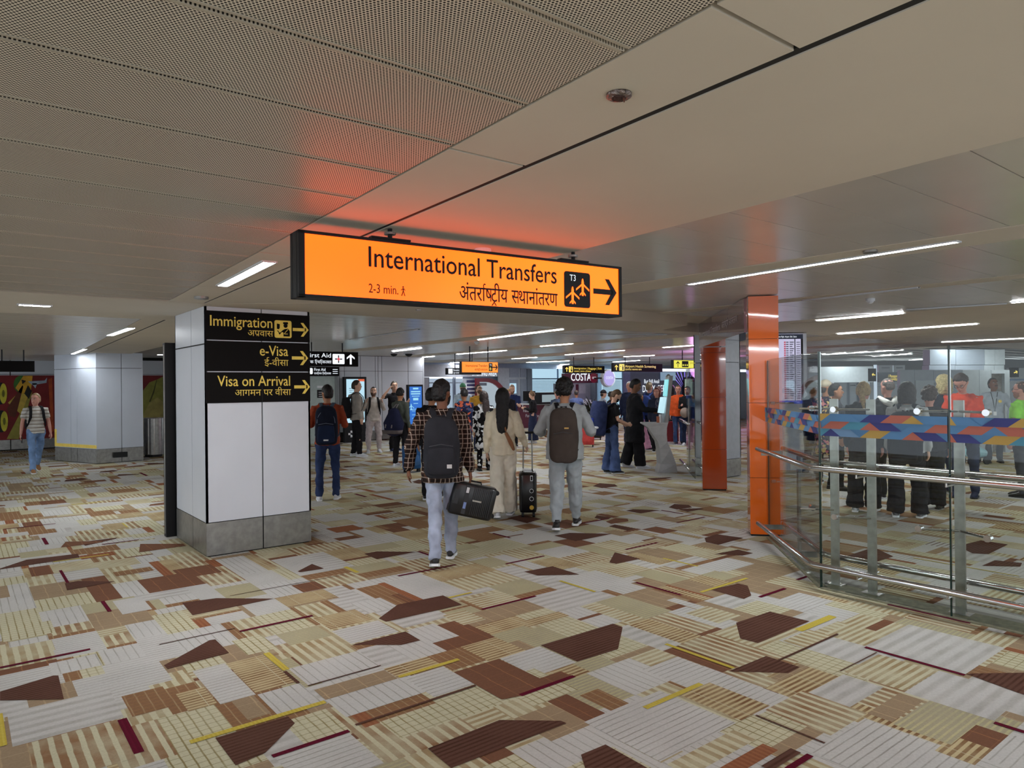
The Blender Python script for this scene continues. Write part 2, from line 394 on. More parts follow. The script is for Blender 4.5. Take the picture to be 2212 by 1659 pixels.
for r in [(219,1439,374,1469,'gx'),(415,1450,553,1501,'gx'),(105,1434,221,1437,'gy'),(15,1541,268,1550,'gp'),(489,1434,637,1474,'by'),(60,1606,310,1632,'bx'),
 (556,1501,694,1515,'gy'),(262,1505,380,1524,'bt'),(380,1500,470,1520,'by'),(499,1515,586,1541,'ts'),(243,1299,329,1316,'gx'),(716,1364,862,1365,'gx'),(623,1445,821,1437,'gy'),
 (703,1513,935,1490,'gy'),(873,1465,1025,1478,'gx'),(878,1362,992,1374,'gy'),(676,1336,808,1339,'by'),(678,1491,859,1466,'ts'),(607,1400,773,1406,'cx'),(760,1582,1032,1576,'bx'),
 (594,1637,830,1649,'gx'),(1079,1423,1245,1431,'gx'),(1252,1503,1377,1528,'bt'),(1262,1560,1590,1562,'gx'),(1510,1221,1630,1218,'gx'),(1440,1297,1527,1312,'gx'),
 (1480,1325,1600,1330,'cy'),(1463,1394,1726,1429,'bx'),(1868,1396,2171,1400,'gp'),(1824,1452,2025,1450,'cy'),(1742,1499,1909,1485,'gp'),(1953,1496,2215,1502,'gp'),(1929,1565,2119,1558,'ol'),
 (1751,1625,2033,1611,'gx'),(1388,1447,1709,1509,'gx'),(1470,1502,1663,1525,'by'),(1440,1652,1635,1597,'cx'),(1555,1659,1681,1621,'rs'),(1653,1534,1873,1541,'bx'),(1873,1541,1995,1515,'ts'),
 (1199,1253,1375,1257,'gx'),(1507,1224,1623,1216,'gx'),(629,1265,707,1270,'br'),(372,1232,480,1236,'br'),(1060,1475,1250,1490,'cg'),(610,1560,760,1580,'cg'),(1690,1385,1800,1375,'cx'),
 (820,1560,1010,1545,'cg'),(1060,1372,1170,1368,'ol'),(956,1330,1050,1338,'cy'),(500,1385,600,1400,'cg'),(20,1400,120,1404,'cx'),(0,1360,120,1366,'cg'),(1120,1345,1230,1330,'by')]:
    R2(*r)
def poly(pts, k='bd', z=.0022):
    LZ[0] += 1; z += LZ[0]*1.5e-6
    v = [P(x, y, z) for x, y in pts]
    if sum(v[i].x*v[(i+1) % len(v)].y-v[(i+1) % len(v)].x*v[i].y for i in range(len(v))) < 0: v.reverse()
    fb.add(v, [tuple(range(len(v)))], CI[k])
for pp in [[(0,1494),(115,1459),(126,1459),(138,1510),(0,1513)],[(354,1437),(452,1383),(465,1381),(495,1410),(362,1445)],[(393,1302),(467,1292),(591,1293),(416,1329)],
 [(465,1594),(622,1547),(637,1562),(573,1626),(509,1653)],[(0,1228),(57,1209),(168,1196),(172,1204),(0,1230)],[(175,1171),(254,1161),(250,1164),(184,1179)],[(140,1260),(168,1255),(250,1256),(145,1275)],
 [(818,1336),(859,1306),(957,1286),(998,1306),(834,1343)],[(759,1393),(876,1364),(908,1383),(867,1393)],[(786,1196),(815,1191),(899,1192),(814,1208)],[(643,1234),(674,1218),(700,1228),(648,1236)],
 [(1168,1394),(1324,1347),(1345,1355),(1335,1402),(1247,1429)],[(924,1617),(1079,1555),(1212,1557),(1224,1562),(975,1659)],[(1308,1608),(1255,1630),(1264,1659),(1399,1659)],
 [(1590,1345),(1663,1321),(1749,1342),(1637,1389),(1599,1379)],[(1574,1450),(1655,1417),(1728,1441),(1703,1454)],[(1536,1274),(1594,1260),(1615,1265),(1623,1286),(1607,1294)],[(2086,1455),(2212,1453),(2212,1501)],
 [(1820,1204),(1887,1182),(1930,1202),(1890,1215)],[(2068,1180),(2119,1167),(2178,1176),(2135,1197),(2100,1195)],[(2121,1222),(2149,1210),(2208,1216),(2204,1224)],[(1522,1162),(1548,1154),(1606,1162),(1552,1177),(1525,1171)],
 [(1543,1197),(1594,1187),(1627,1195),(1604,1200)],[(1197,1157),(1231,1151),(1322,1153),(1244,1169)],[(1316,1215),(1328,1193),(1383,1207),(1331,1218)],[(1132,1235),(1193,1223),(1252,1241),(1161,1243)],
 [(1352,1103),(1367,1100),(1426,1102),(1384,1109)],[(1284,1119),(1289,1113),(1322,1118),(1303,1123)],[(1095,1119),(1127,1112),(1170,1121),(1138,1130)],[(1315,1137),(1328,1133),(1375,1142),(1355,1146)]]:
    poly(pp)
poly([(980,1452),(1077,1423),(1166,1465),(1212,1450),(1242,1462),(1126,1503),(1084,1511)], 'br')
def strip(x0, y0, x1, y1, w, k, z=.003):
    p, q = P(x0, y0), P(x1, y1)
    if abs(p.x-q.x) > abs(p.y-q.y): y = (p.y+q.y)/2; frect(min(p.x, q.x), y-w/2, max(p.x, q.x), y+w/2, k, z)
    else: x = (p.x+q.x)/2; frect(x-w/2, min(p.y, q.y), x+w/2, max(p.y, q.y), k, z)
for s in [(0,1443,195,1403),(518,1365,675,1330),(590,1637,752,1578),(860,1245,985,1220),(1038,1316,1160,1289),(1122,1502,1242,1462),(1090,1218,1178,1202),(1458,1129,1526,1118),(1348,1187,1424,1173),(1639,1290,1698,1272),(1721,1253,1747,1245),
          (1870,1398,2083,1460),(2150,1560,2212,1585),(1376,1258,1470,1287),(1067,1152,1100,1163),(1920,1305,2095,1348),(900,1192,945,1204),(1426,1103,1478,1110),(220,1177,300,1166),(1692,1659,1760,1636)]:
    strip(*s, .032, 'bu')
R2(253,1557,312,1624,'bu',.003); R2(127,1233,150,1259,'bu',.003); R2(217,1300,242,1321,'bu',.003); R2(89,1163,106,1176,'bu',.003); R2(370,1187,394,1204,'bu',.003)
for s in [(410,1604,703,1517,.04),(860,1462,993,1426,.035),(1719,1361,1805,1333,.06),(1440,1391,1583,1445,.03),(1209,1255,1286,1279,.03),(1433,1206,1506,1224,.03),(1511,1279,1617,1250,.03),(739,1226,779,1236,.04),(970,1292,1018,1280,.03),
          (1388,1528,1520,1480,.035),(115,1215,235,1197,.03),(1960,1210,2212,1240,.02)]:
    strip(*s, 'ye')
R2(568,1413,626,1446,'ye',.003); R2(-10,1545,16,1610,'ye',.003); R2(263,1131,277,1139,'ye',.003)
for s in [(770,1569,1025,1480,.02),(666,1483,822,1438,.012),(350,1400,500,1352,.012),(1645,1444,1810,1370,.018),(1815,1451,1894,1410,.008),(1635,1545,1780,1608,.014),(612,1452,648,1476,.02),(1650,1659,1725,1625,.05),(500,1290,740,1240,.01)]:
    strip(*s, 'bd', .0034)
for i in range(620):       # the same accents farther off
    x, y = rnd.uniform(-3, 40), rnd.uniform(5.5, 28)
    if math.hypot(x, y) < 8.2 and y < 7: continue
    q = rnd.random()
    if q < .5:
        w, h = rnd.uniform(.25, .5), rnd.uniform(.2, .45); a = [(x, y), (x+w*.7, y-.03), (x+w, y+h*.4), (x+w*.8, y+h), (x+.05, y+h*.6)]
        if rnd.random() < .5: a = [(x, y), (x+w, y), (x+w, y+h*.3), (x+w*.2, y+h)]
        LZ[0] += 1; fb.add([(u, v, .0022+LZ[0]*1.5e-6) for u, v in a], [tuple(range(len(a)))], CI['bd' if q < .35 else 'br'])
    elif q < .78:
        k = 'bu' if q < .68 else 'ye'; L = rnd.uniform(.35, .7)
        if rnd.random() < .6: frect(x, y, x+L, y+.035, k, .003)
        else: frect(x, y, x+.05, y+L, k, .003)
    else: frect(x, y, x+rnd.uniform(.2, .4), y+rnd.uniform(.15, .35), rnd.choice(['bt', 'br', 'rs']), .0015)
floor = fb.build('floor', [CP[k] for k in CK]); floor['kind'] = 'structure'
MB().box(X0F, Y0F, -.12, X1F, Y1F, -.004).build('slab', M_joint, floor)

# ---------------- ceiling ----------------
ceil = struct('ceiling')
def perf_mat():
    t = NT('perforated_metal', .42, .5); g = t.n('ShaderNodeNewGeometry'); sp = t.n('ShaderNodeSeparateXYZ'); t.L(g.outputs['Position'], sp.inputs[0])
    pt = .0095; u = t.math('DIVIDE', sp.outputs[0], pt); v = t.math('DIVIDE', sp.outputs[1], pt*.87)
    row = t.math('FLOOR', v); off = t.math('MULTIPLY', t.math('MODULO', row, 2.), .5)
    fu = t.math('SUBTRACT', t.math('FRACT', t.math('ADD', u, off)), .5); fv = t.math('SUBTRACT', t.math('FRACT', v), .5)
    d = t.math('SQRT', t.math('ADD', t.math('MULTIPLY', fu, fu), t.math('MULTIPLY', t.math('MULTIPLY', fv, fv), .76)))
    hole = t.math('LESS_THAN', d, .32)
    c = t.mix(hole, s2l(214, 205, 190), s2l(34, 30, 26)); t.L(t.math('ADD', .38, t.math('MULTIPLY', hole, .5)), t.b.inputs['Roughness'])
    return t.out(c)
M_perf = perf_mat()
M_rib = mat('ceiling_rail', s2l(176, 168, 152), .5, 0, .03)
M_metal = mat('painted_metal_panel', s2l(214, 210, 202), .26, .2, .03, 2)
def xp(y): return 1.262+.046*y
def xs_(y): return 1.600+.0415*y
def xe(y): return 2.785+.072*y
def quadbox(pts, z0, z1): return MB().prism(pts, z0, z1)
Z = 2.5
Y = -3.3+.02; ye = 7.16
k = -13
seams = [1.19+.4125*i for i in range(-11, 15)]
seams = [s for s in seams if s < 7.0]+[7.13]
for a, b in zip(seams[:-1], seams[1:]):
    g = .007
    quadbox([(-6, a+g), (xp(a)-.012, a+g), (xp(b)-.012, b-g), (-6, b-g)], Z, Z+.02).build('panel', M_perf, ceil)
    m = MB(); m.prism([(-6, b-.018), (xp(b)-.02, b-.018), (xp(b)-.02, b-.008), (-6, b-.008)], Z-.0022, Z+.004)
    m.prism([(-6, b+.008), (xp(b)-.02, b+.008), (xp(b)-.02, b+.018), (-6, b+.018)], Z-.0022, Z+.004); m.build('rail', M_rib, ceil)
# zone beyond the cross soffit, left
zz = 9.2
seams2 = [zz+.42*i for i in range(0, 36)]
for a, b in zip(seams2[:-1], seams2[1:]):
    quadbox([(-6, a+.005), (xp(a)+.05, a+.005), (xp(b)+.05, b-.005), (-6, b-.005)], Z, Z+.02).build('panel', M_metal, ceil)
# light strip between the metal field and the black slot
js = [-3.3, -.6, 1.62+.02, 3.4, 5.35, 7.22]
for y0, y1 in [(-3.3, .93), (.94, 2.05), (2.06, 4.31), (4.32, 6.0), (6.01, 7.22), (9.2, 13.4), (13.42, 18), (18.02, 24)]:
    dx = .06 if y0 > 8 else 0
    quadbox([(xp(y0)+dx, y0+.003), (xs_(y0), y0+.003), (xs_(y1), y1-.003), (xp(y1)+dx, y1-.003)], Z, Z+.03).build('panel', M_plaster, ceil)
quadbox([(xs_(-3), -3), (xs_(-3)+.040, -3), (xs_(7.2)+.024, 7.22), (xs_(7.2), 7.22)], Z+.004, Z+.06).build('slot', M_joint, ceil)
quadbox([(xs_(9.2), 9.2), (xs_(9.2)+.03, 9.2), (xs_(24)+.03, 24), (xs_(24), 24)], Z+.004, Z+.06).build('slot', M_joint, ceil)
# plaster fields
quadbox([(xs_(-3)+.040, -3), (xe(-3), -3), (xe(6.3), 6.3), (xs_(7.2)+.02, 7.22), ], Z, Z+.16).build('panel', M_plaster, ceil)
quadbox([(-6, 7.15), (xs_(7.2)+.02, 7.225), (xe(6.3), 6.3), (8.1, 6.3), (8.5, 7.1), (11.3, 7.1), (11.3, 7.5), (3.1, 7.5), (3.1, 9.2), (-6, 9.2)], Z-.002, Z+.16).build('panel', M_plaster, ceil)
quadbox([(xs_(9.2)+.03, 9.2), (3.1, 9.2), (3.35, 24), (xs_(24)+.03, 24)], Z, Z+.16).build('panel', M_plaster, ceil)
Z2 = 2.64
# raised metal bay on the right, panels run along x between the lamp strips
bays = [(3.0, 5.12, -3, 6.3), (5.62, 7.55, -3, 6.3), (7.85, 10.35, -3, 6.3)]
for x0, x1, y0, y1 in bays:
    n = int((y1-y0)/.412)
    for i in range(n+1):
        a = y0+.412*i+.02; b = min(a+.412, y1)
        xa = max(x0, xe(a)-.02) if x0 < 3.2 else x0+.03*(4-a)
        xb = x1+.03*(4-a)
        quadbox([(xa, a+.003), (xb, a+.003), (xb, b-.003), (xa, b-.003)], Z2, Z2+.02).build('panel', M_metal, ceil)
for x0, x1 in ((5.12, 5.62), (7.55, 7.85), (10.35, 10.75)):
    quadbox([(x0+.03*7, -3), (x1+.03*7, -3), (x1-.07, 6.3), (x0-.07, 6.3)], Z2-.004, Z2+.03).build('panel', M_plaster, ceil)
quadbox([(10.75, -3), (50, -3), (50, 7.5), (16, 7.5), (16, 6.3), (10.75, 6.3)], Z2-.002, Z2+.05).build('panel', M_plaster, ceil)
quadbox([(11.3, 7.1), (16, 7.1), (16, 7.5), (11.3, 7.5)], Z2, Z2+.05).build('panel', M_plaster, ceil)
quadbox([(8.1, 6.3), (16, 6.3), (16, 7.1), (8.5, 7.1)], Z2, Z2+.05).build('panel', M_plaster, ceil)
# far field: shiny linear metal planks with plaster strips
for x0, x1 in ((3.1, 8.0), (8.6, 11.1), (11.9, 14.3), (15.7, 18.0), (19.2, 21.6), (22.4, 50)):
    y = 7.5; w = .42
    while y < 25.5:
        b = min(y+w, 26)
        quadbox([(x0, y+.004), (x1, y+.004), (x1, b-.004), (x0, b-.004)], Z2, Z2+.02).build('panel', M_metal, ceil)
        y += w if x1 < 22 else w*2
for x0, x1 in ((8.0, 8.6), (11.1, 11.9), (14.3, 15.7), (18.0, 19.2), (21.6, 22.4)):
    quadbox([(x0, 7.5), (x1, 7.5), (x1, 26), (x0, 26)], Z2-.004, Z2+.03).build('panel', M_plaster, ceil)
MB().box(-6.5, -6, Z+.17, 50, 30, Z+.3).build('slab', M_joint, ceil)
MB().box(2.98, -3, Z, 3.0, -2.9, Z2).build('edge', M_plaster, ceil)

# ceiling lights
LN = 0
M_lamp2 = glow('dim_lamp_diffuser', (.93, .97, 1.), LAMP*.35)
def lamp(x0, y0, x1, y1, z, w, label, group='linear lights in the ceiling'):
    c = Vector(((x0+x1)/2, (y0+y1)/2, z)); L = math.hypot(x1-x0, y1-y0); a = math.atan2(y1-y0, x1-x0)
    t = thing('ceiling_light', label, 'light', c, a, group)
    MB().box(-L/2, -w/2, -.006, L/2, w/2, .004).build('diffuser', M_lamp2 if 'blue screen' in label or 'above the far white' in label or 'first aid wall' in label else M_lamp, t)
    f = MB(); f.box(-L/2-.02, -w/2-.014, -.009, L/2+.02, -w/2-.002, .003); f.box(-L/2-.02, w/2+.002, -.009, L/2+.02, w/2+.014, .003)
    f.box(-L/2-.02, -w/2, -.009, -L/2-.004, w/2, .003); f.box(L/2+.004, -w/2, -.009, L/2+.02, w/2, .003); f.build('frame', M_white, t)
def lampp(a, b, c, d, z, w, label): p, q = P(a, b, z), P(c, d, z); lamp(p.x, p.y, q.x, q.y, z, w, label)
lampp(1490, 613, 2065, 521, Z2-.005, .05, 'longest bright linear light, right of the big orange sign')
lampp(481, 616, 581, 565, Z-.002, .07, 'broad bright panel light between the orange sign and the white pillar')
lampp(237, 724, 283, 708, Z-.002, .08, 'middle one of three panel lights in a row by the black slot')
lampp(157, 764, 183, 754, Z-.002, .07, 'farthest of three panel lights in a row, above the far white pillar')
FARL = [(1034,733.6,1215,711,'long light just under the big orange sign'),(849,759,909,752,'short light beside the two ceiling domes'),(987,765,1093,757,'linear light above the small orange sign'),
 (1168,748,1236,742.5,'short light ahead of the small orange sign, to its right'),(897,773,938,770,'short light over the black haired passengers near the blue screen'),(810.5,781.6,848,778,'small light closest to the white first aid wall'),
 (939,786.5,1014,782,'low light directly left of the small orange sign'),(1105.5,775,1160,772,'short light directly right of the small orange sign'),(1221.5,766.5,1348,757,'long light above the immigration baggage exit sign'),
 (1433,750.7,1502,745.8,'light between the yellow sign and the orange portal'),(1347.6,770.6,1413.5,767.7,'short light just above the health screening sign'),(1138,783,1229.6,779.5,'upper of two far lights left of the immigration baggage sign'),
 (1148,789.7,1229.6,787,'lower of two far lights left of the immigration baggage sign'),(1325,782,1382,778.7,'far light hidden partly behind the health screening sign'),(1766,692,1950,676,'bright light beyond the smoke detector, right of the orange column'),
 (1811,721,2110,699.5,'long light over the queue behind the glass'),(2035,738.8,2212,730.8,'light over the glass barrier cut by the picture edge'),(1777,766,1950,756,'far light seen through the upper edge of the glass'),
 (1886,769.5,1969,764.5,'far light to the left of the grey pillar behind the queue'),(2186.6,653,2212,651,'small piece of light at the edge, above the longest queue light'),(1964,778,2009.5,775.6,'distant light touching the pillar over the grey partition'),(1788,795,1893,790,'most distant light over the booths')]
for a, b, c, d, l in FARL: lampp(a, b, c, d, Z2-.01, .05 if a < 1500 else .06, l)
p = P(75, 658, Z); lamp(p.x-.12, p.y, p.x+.12, p.y, Z-.004, .09, 'short recessed light at far left in the plaster band')
p = P(350, 766, Z2)
t = thing('downlight', 'round downlight beside the top of the white pillar', 'light', (p.x, p.y, Z2)); MB().cyl((0, 0, -.008), (0, 0, .004), .12, 20).build('lens', M_lamp, t); MB().tube([(0, 0, -.012), (0, 0, .002)], [.14, .14], 20).xf(Matrix.Translation((0, 0, .004))).build('ring', M_white, t)
# linear diffusers, detectors, speakers in the ceiling
def slotv(a, b, c, d, z, label):
    p, q = P(a, b, z), P(c, d, z); L = (q-p).length; t = thing('air_slot', label, 'vent', ((p.x+q.x)/2, (p.y+q.y)/2, z), math.atan2(q.y-p.y, q.x-p.x), 'air slots in the ceiling')
    MB().box(-L/2, -.03, -.012, L/2, -.012, 0).box(-L/2, .012, -.012, L/2, .03, 0).build('rim', M_white, t); MB().box(-L/2, -.012, -.008, L/2, .012, 0).build('opening', M_joint, t)
for q in [(1735,648,1985,620,Z2-.004,'long air slot beside the smoke detector'),(757,733,905,711,Z2-.004,'air slot behind the immigration sign pillar'),(1210,722,1440,722,Z2-.004,'air slot ahead of the orange portal'),(1958,668,2175,655,Z2-.006,'air slot above the queue lights'),
          (515,640,620,575,Z-.0,'air slot')][:4]: slotv(*q)
def disc_thing(name, label, cat, a, b, z, r, m, h=.02, dome=False):
    p = P(a, b, z); t = thing(name, label, cat, (p.x, p.y, z)); MB().cyl((0, 0, -h), (0, 0, 0), r, 20).build('base', m, t)
    if dome: MB().ball((0, 0, -h), (r*.75, r*.75, r*.6), 16).build('dome', M_black if dome == 2 else M_white, t, smooth=True)
    return t
disc_thing('speaker', 'flat round ceiling speaker above the longest light', 'speaker', 1880, 540, Z2, .05, M_steel)
disc_thing('speaker', 'round grille left of the white pillar near the slot corner', 'speaker', 435, 641, Z, .06, M_steel)
disc_thing('smoke_detector', 'white smoke detector under the air slot at right', 'smoke detector', 1880, 645, Z2, .05, M_white, .03, 1)
disc_thing('smoke_detector', 'white smoke detector just over the big orange sign', 'smoke detector', 1043, 538, Z, .05, M_white, .02, 1)
disc_thing('sensor', 'small round sensor in the soffit below the big sign', 'sensor', 904, 669, Z-.002, .03, M_steel, .008)
disc_thing('camera_dome', 'left one of two ceiling domes by the first aid sign', 'camera', 851, 762, Z2, .13, M_white, .03, 2)
disc_thing('camera_dome', 'right one of two ceiling domes by the first aid sign', 'camera', 883, 762, Z2, .14, M_white, .03, 2)
disc_thing('smoke_detector', 'detector at the near end of the light under the big sign', 'smoke detector', 1030, 738, Z2, .06, M_white, .03, 1)
# damaged sprinkler / fitting near the camera
p = P(1337, 203, Z); t = thing('old_light_fitting', 'round broken metal fitting with crumpled dark middle in the plaster ceiling', 'light fitting', (p.x, p.y, Z))
m = MB(); n = 28
for i in range(n): pass
m.tube([(0, 0, 0), (0, 0, -.008), (0, 0, -.012), (0, 0, -.010)], [.036, .036, .030, .022], 28).build('ring', mat('crumpled_metal', (.3, .25, .24), .35, .9, .4, 60, .8), t, smooth=True)
m = MB().ball((0, 0, -.008), (.022, .022, .010), 12); m.v = [(x+rnd.uniform(-.003, .003), y+rnd.uniform(-.003, .003), z+rnd.uniform(-.003, .003)) for x, y, z in m.v]; m.build('core', mat('burnt', (.06, .025, .02), .7, .2, .4, 80, .8), t)
MB().tube([(.006, -.01, -.012), (.009, -.012, -.02), (.008, -.012, -.026)], [.004, .003, .001], 6).build('hanging_piece', mat('burnt2', (.12, .04, .02), .7), t)
# ---------------- clad pillars ----------------
def clad(name, loops, top, base_h, joints, m=M_white, parent_struct=True, hz=None, label=None):
    """loops: list of faces ((x0,y0),(x1,y1)); joints: list of fractions per face; panels stand proud of a dark core"""
    t = struct(name) if parent_struct else None
    pts = [f[0] for f in loops]+[loops[-1][1]]
    for (a, b), js in zip(loops, joints):
        a = Vector(a); b = Vector(b); d = b-a; L = d.length; d.normalize(); nrm = Vector((d.y, -d.x))
        cuts = [0]+list(js)+[1]
        for f0, f1 in zip(cuts[:-1], cuts[1:]):
            g = .006
            p0 = a+d*(L*f0+(g if f0 > 0 else 0)); p1 = a+d*(L*f1-(g if f1 < 1 else 0))
            zs = [base_h+.008]+list(hz or [])+[top]
            for z0, z1 in zip(zs[:-1], zs[1:]):
                q = [p0, p1, p1-nrm*.02, p0-nrm*.02]
                MB().prism([tuple(v) for v in q], z0+(.006 if z0 > base_h+.01 else 0), z1-.004).build('panel', m, t)
            q = [p0-nrm*.002, p1-nrm*.002, p1-nrm*.02, p0-nrm*.02]
            MB().prism([tuple(v) for v in q], .012, base_h).build('base_plate', M_steel, t)
    return t
# near pillar
x0, x1, y0, y1 = 1.965, 3.045, 7.42, 8.62
p = clad('pillar', [((x0, y1), (x0, y0)), ((x0, y0), (x1, y0)), ((x1, y0), (x1, y1)), ((x1, y1), (x0, y1))], 2.50, .335, [[.57], [.52], [], []], M_white, hz=None)
MB().box(x0+.018, y0+.018, 0, x1-.018, y1-.018, 2.5).build('core', M_joint, p)
MB().box(x0-.004, y0+.0, 2.115, x0+.001, y1, 2.127).build('joint', M_joint, p)
# sign board on the pillar front
def sign3(px0, label, z0, z1, idx):
    t = thing('pillar_sign', label, 'sign', (x0+.004, y0-.006, 0), 0, None)
    MB().box(0, -.004, z0, 1.075, .004, z1).build('board', M_signblk, t)
    return t
zt = [(2.455, 2.165), (2.155, 1.85), (1.84, 1.53)]
t = sign3(0, 'top black board reading Immigration with an officer pictogram on the pillar', zt[0][1], zt[0][0], 0)
letter(t, 'Immigration', .675, 2.305, .130, M_yel, -.006, 'r', width=.640, bold=True)
letter(t, HI['immigration'], .675, 2.215, .085, M_yel, -.006, 'r')
pic(t, [rrect(.690, 2.205, .873, 2.39, .02)], M_yel, -.005)
K = M_signblk
pic(t, [[(.715, 2.30), (.715, 2.355), (.745, 2.35), (.745, 2.31), (.735, 2.295)], disc(.808, 2.335, .022), [(.782, 2.352), (.782, 2.372), (.832, 2.375), (.836, 2.352)],
        [(.725, 2.285), (.718, 2.275), (.745, 2.258), (.775, 2.285), (.80, 2.30), (.835, 2.305), (.853, 2.28), (.853, 2.222), (.785, 2.222), (.785, 2.262), (.768, 2.268), (.745, 2.24), (.738, 2.243)]], K, -.0075)
pic(t, [[(.79, 2.245), (.83, 2.245), (.83, 2.251), (.79, 2.251)], [(.79, 2.252), (.83, 2.298), (.834, 2.294), (.795, 2.25)]], M_yel, -.0098)
arrow(t, .975, 2.30, .175, M_yel, w=.19)
t = sign3(0, 'middle black board reading e-Visa on the pillar', zt[1][1], zt[1][0], 1)
letter(t, 'e-Visa', .835, 2.015, .130, M_yel, -.006, 'r', width=.305, bold=True)
letter(t, HI['evisa'], .835, 1.91, .09, M_yel, -.006, 'r')
arrow(t, .965, 1.995, .18, M_yel, w=.19)
t = sign3(0, 'bottom black board reading Visa on Arrival on the pillar', zt[2][1], zt[2][0], 2)
letter(t, 'Visa on Arrival', .86, 1.70, .130, M_yel, -.006, 'r', width=.75, bold=True)
letter(t, HI['voa'], .86, 1.60, .088, M_yel, -.006, 'r')
arrow(t, .985, 1.685, .175, M_yel, w=.19)
pic(t, [[(.553, 1.53), (.560, 1.53), (.560, 1.70), (.553, 1.70)]], M_joint, -.0051, 'scratch', .0003)
# totem seen edge-on behind the pillar
t = thing('display_totem', 'tall black display totem edge-on, standing against the back of the white pillar', 'display', (1.93, 8.73, 0))
MB().box(-.05, 0, .0, .99, .10, 2.20).build('housing', M_black, t, bevel=.006); MB().box(-.058, .02, .04, -.049, .035, 2.18).build('edge_strip', M_steel, t); MB().box(.03, .1, .5, .93, .104, 2.1).build('screen', mat('screen_off', (.02, .02, .025), .1), t)

# ---------------- the big orange sign ----------------
A = Vector((1.288, 3.262)); B = Vector((3.36, 3.13)); d = B-A; L = d.length; ang = math.atan2(d.y, d.x)
sg = thing('hanging_sign', 'big lit orange International Transfers sign with black frame hanging near the camera', 'sign', (A.x, A.y, 2.11), ang)
M_oface = glow('orange_sign_face', (1.0, .205, .012), 1.35)
def oface():
    t = NT('orange_sign_face', .3, .4); n = t.noise(.9, 1); mr = t.n('ShaderNodeMapRange'); t.L(n, mr.inputs[0]); mr.inputs[1].default_value = .35; mr.inputs[2].default_value = .65
    c = t.mix(mr.outputs[0], (2.3, .135, .006), (2.3, .205, .008)); t.L(c, t.b.inputs['Emission Color']); t.b.inputs['Emission Strength'].default_value = 1.0
    t.b.inputs['Base Color'].default_value = (.3, .08, .01, 1); return t.m
M_oface = oface()
M_oface.node_tree.nodes['Principled BSDF'].inputs['Emission Strength'].default_value = 1.1
hh = .318
MB().box(.0, .02, .0, L, .10, hh).build('housing', M_black, sg)
m = MB(); m.box(0, -.004, 0, L, .03, .014); m.box(0, -.004, hh-.014, L, .03, hh); m.box(0, -.004, 0, .03, .03, hh); m.box(L-.022, -.004, 0, L, .03, hh)
m.box(0, .09, 0, L, .124, .014); m.box(0, .09, hh-.014, L, .124, hh); m.box(0, .09, 0, .03, .124, hh); m.box(L-.03, .09, 0, L, .124, hh); m.build('frame', M_black, sg)
MB().box(.03, .004, .014, L-.022, .016, hh-.014).build('light_panel', M_oface, sg)
MB().box(.03, .104, .014, L-.03, .116, hh-.014).build('light_panel', M_oface, sg)
k = L/2.076
letter(sg, 'International Transfers', 1.558*k, .174, .126, M_black, .002, 'r', width=1.212*k, bold=True)
letter(sg, HI['transfers'], 1.558*k, .040, .106, M_black, .002, 'r', width=.679*k, bold=True)
M_dim = mat('faded_print', (.10, .035, .008), .8)
letter(sg, '2-3 min.', .353*k, .043, .056, M_dim, .002, 'l', width=.166*k, bold=True)
man = [disc(0, .42, .09), [(-.05, .3), (.1, .3), (.06, 0), (-.04, 0)], [(-.04, .02), (.06, .02), (-.12, -.5), (-.22, -.5)], [(0, .02), (.07, .0), (.24, -.5), (.14, -.5)], [(.08, .3), (.26, .1), (.22, .05), (.06, .22)], [(-.04, .3), (-.24, .12), (-.2, .05), (-.02, .2)]]
pic(sg, xs(man, .544*k, .062, .05), M_dim, .002)
pic(sg, [rrect(1.609*k, .04, 1.814*k, .256, .018)], M_black, .002)
letter(sg, 'T3', 1.650*k, .200, .046, M_lit_w, -.002)
pic(sg, xs(PLANE, 1.672*k, .108, .115), M_oface, -.001); pic(sg, xs(PLANE, 1.752*k, .162, .115), M_oface, -.001)
arrow(sg, 1.938*k, .15, .194, M_black, 0, .002)
for xx in (.50, 1.73):
    MB().box(xx*k-.11, .04, hh+.012, xx*k+.11, .08, hh+.022).build('bracket', M_black, sg)
    MB().cyl((xx*k-.07, .06, hh-.002), (xx*k-.07, .06, hh+.02), .008, 8).cyl((xx*k+.07, .06, hh-.002), (xx*k+.07, .06, hh+.02), .008, 8).build('bolt', M_black, sg)
    MB().cyl((xx*k, .06, hh+.02), (xx*k, .06, .39), .012, 10).build('hanger', M_black, sg)
    MB().cyl((xx*k, .06, hh+.04), (xx*k, .06, hh+.052), .03, 12).build('cover', M_steel, sg)

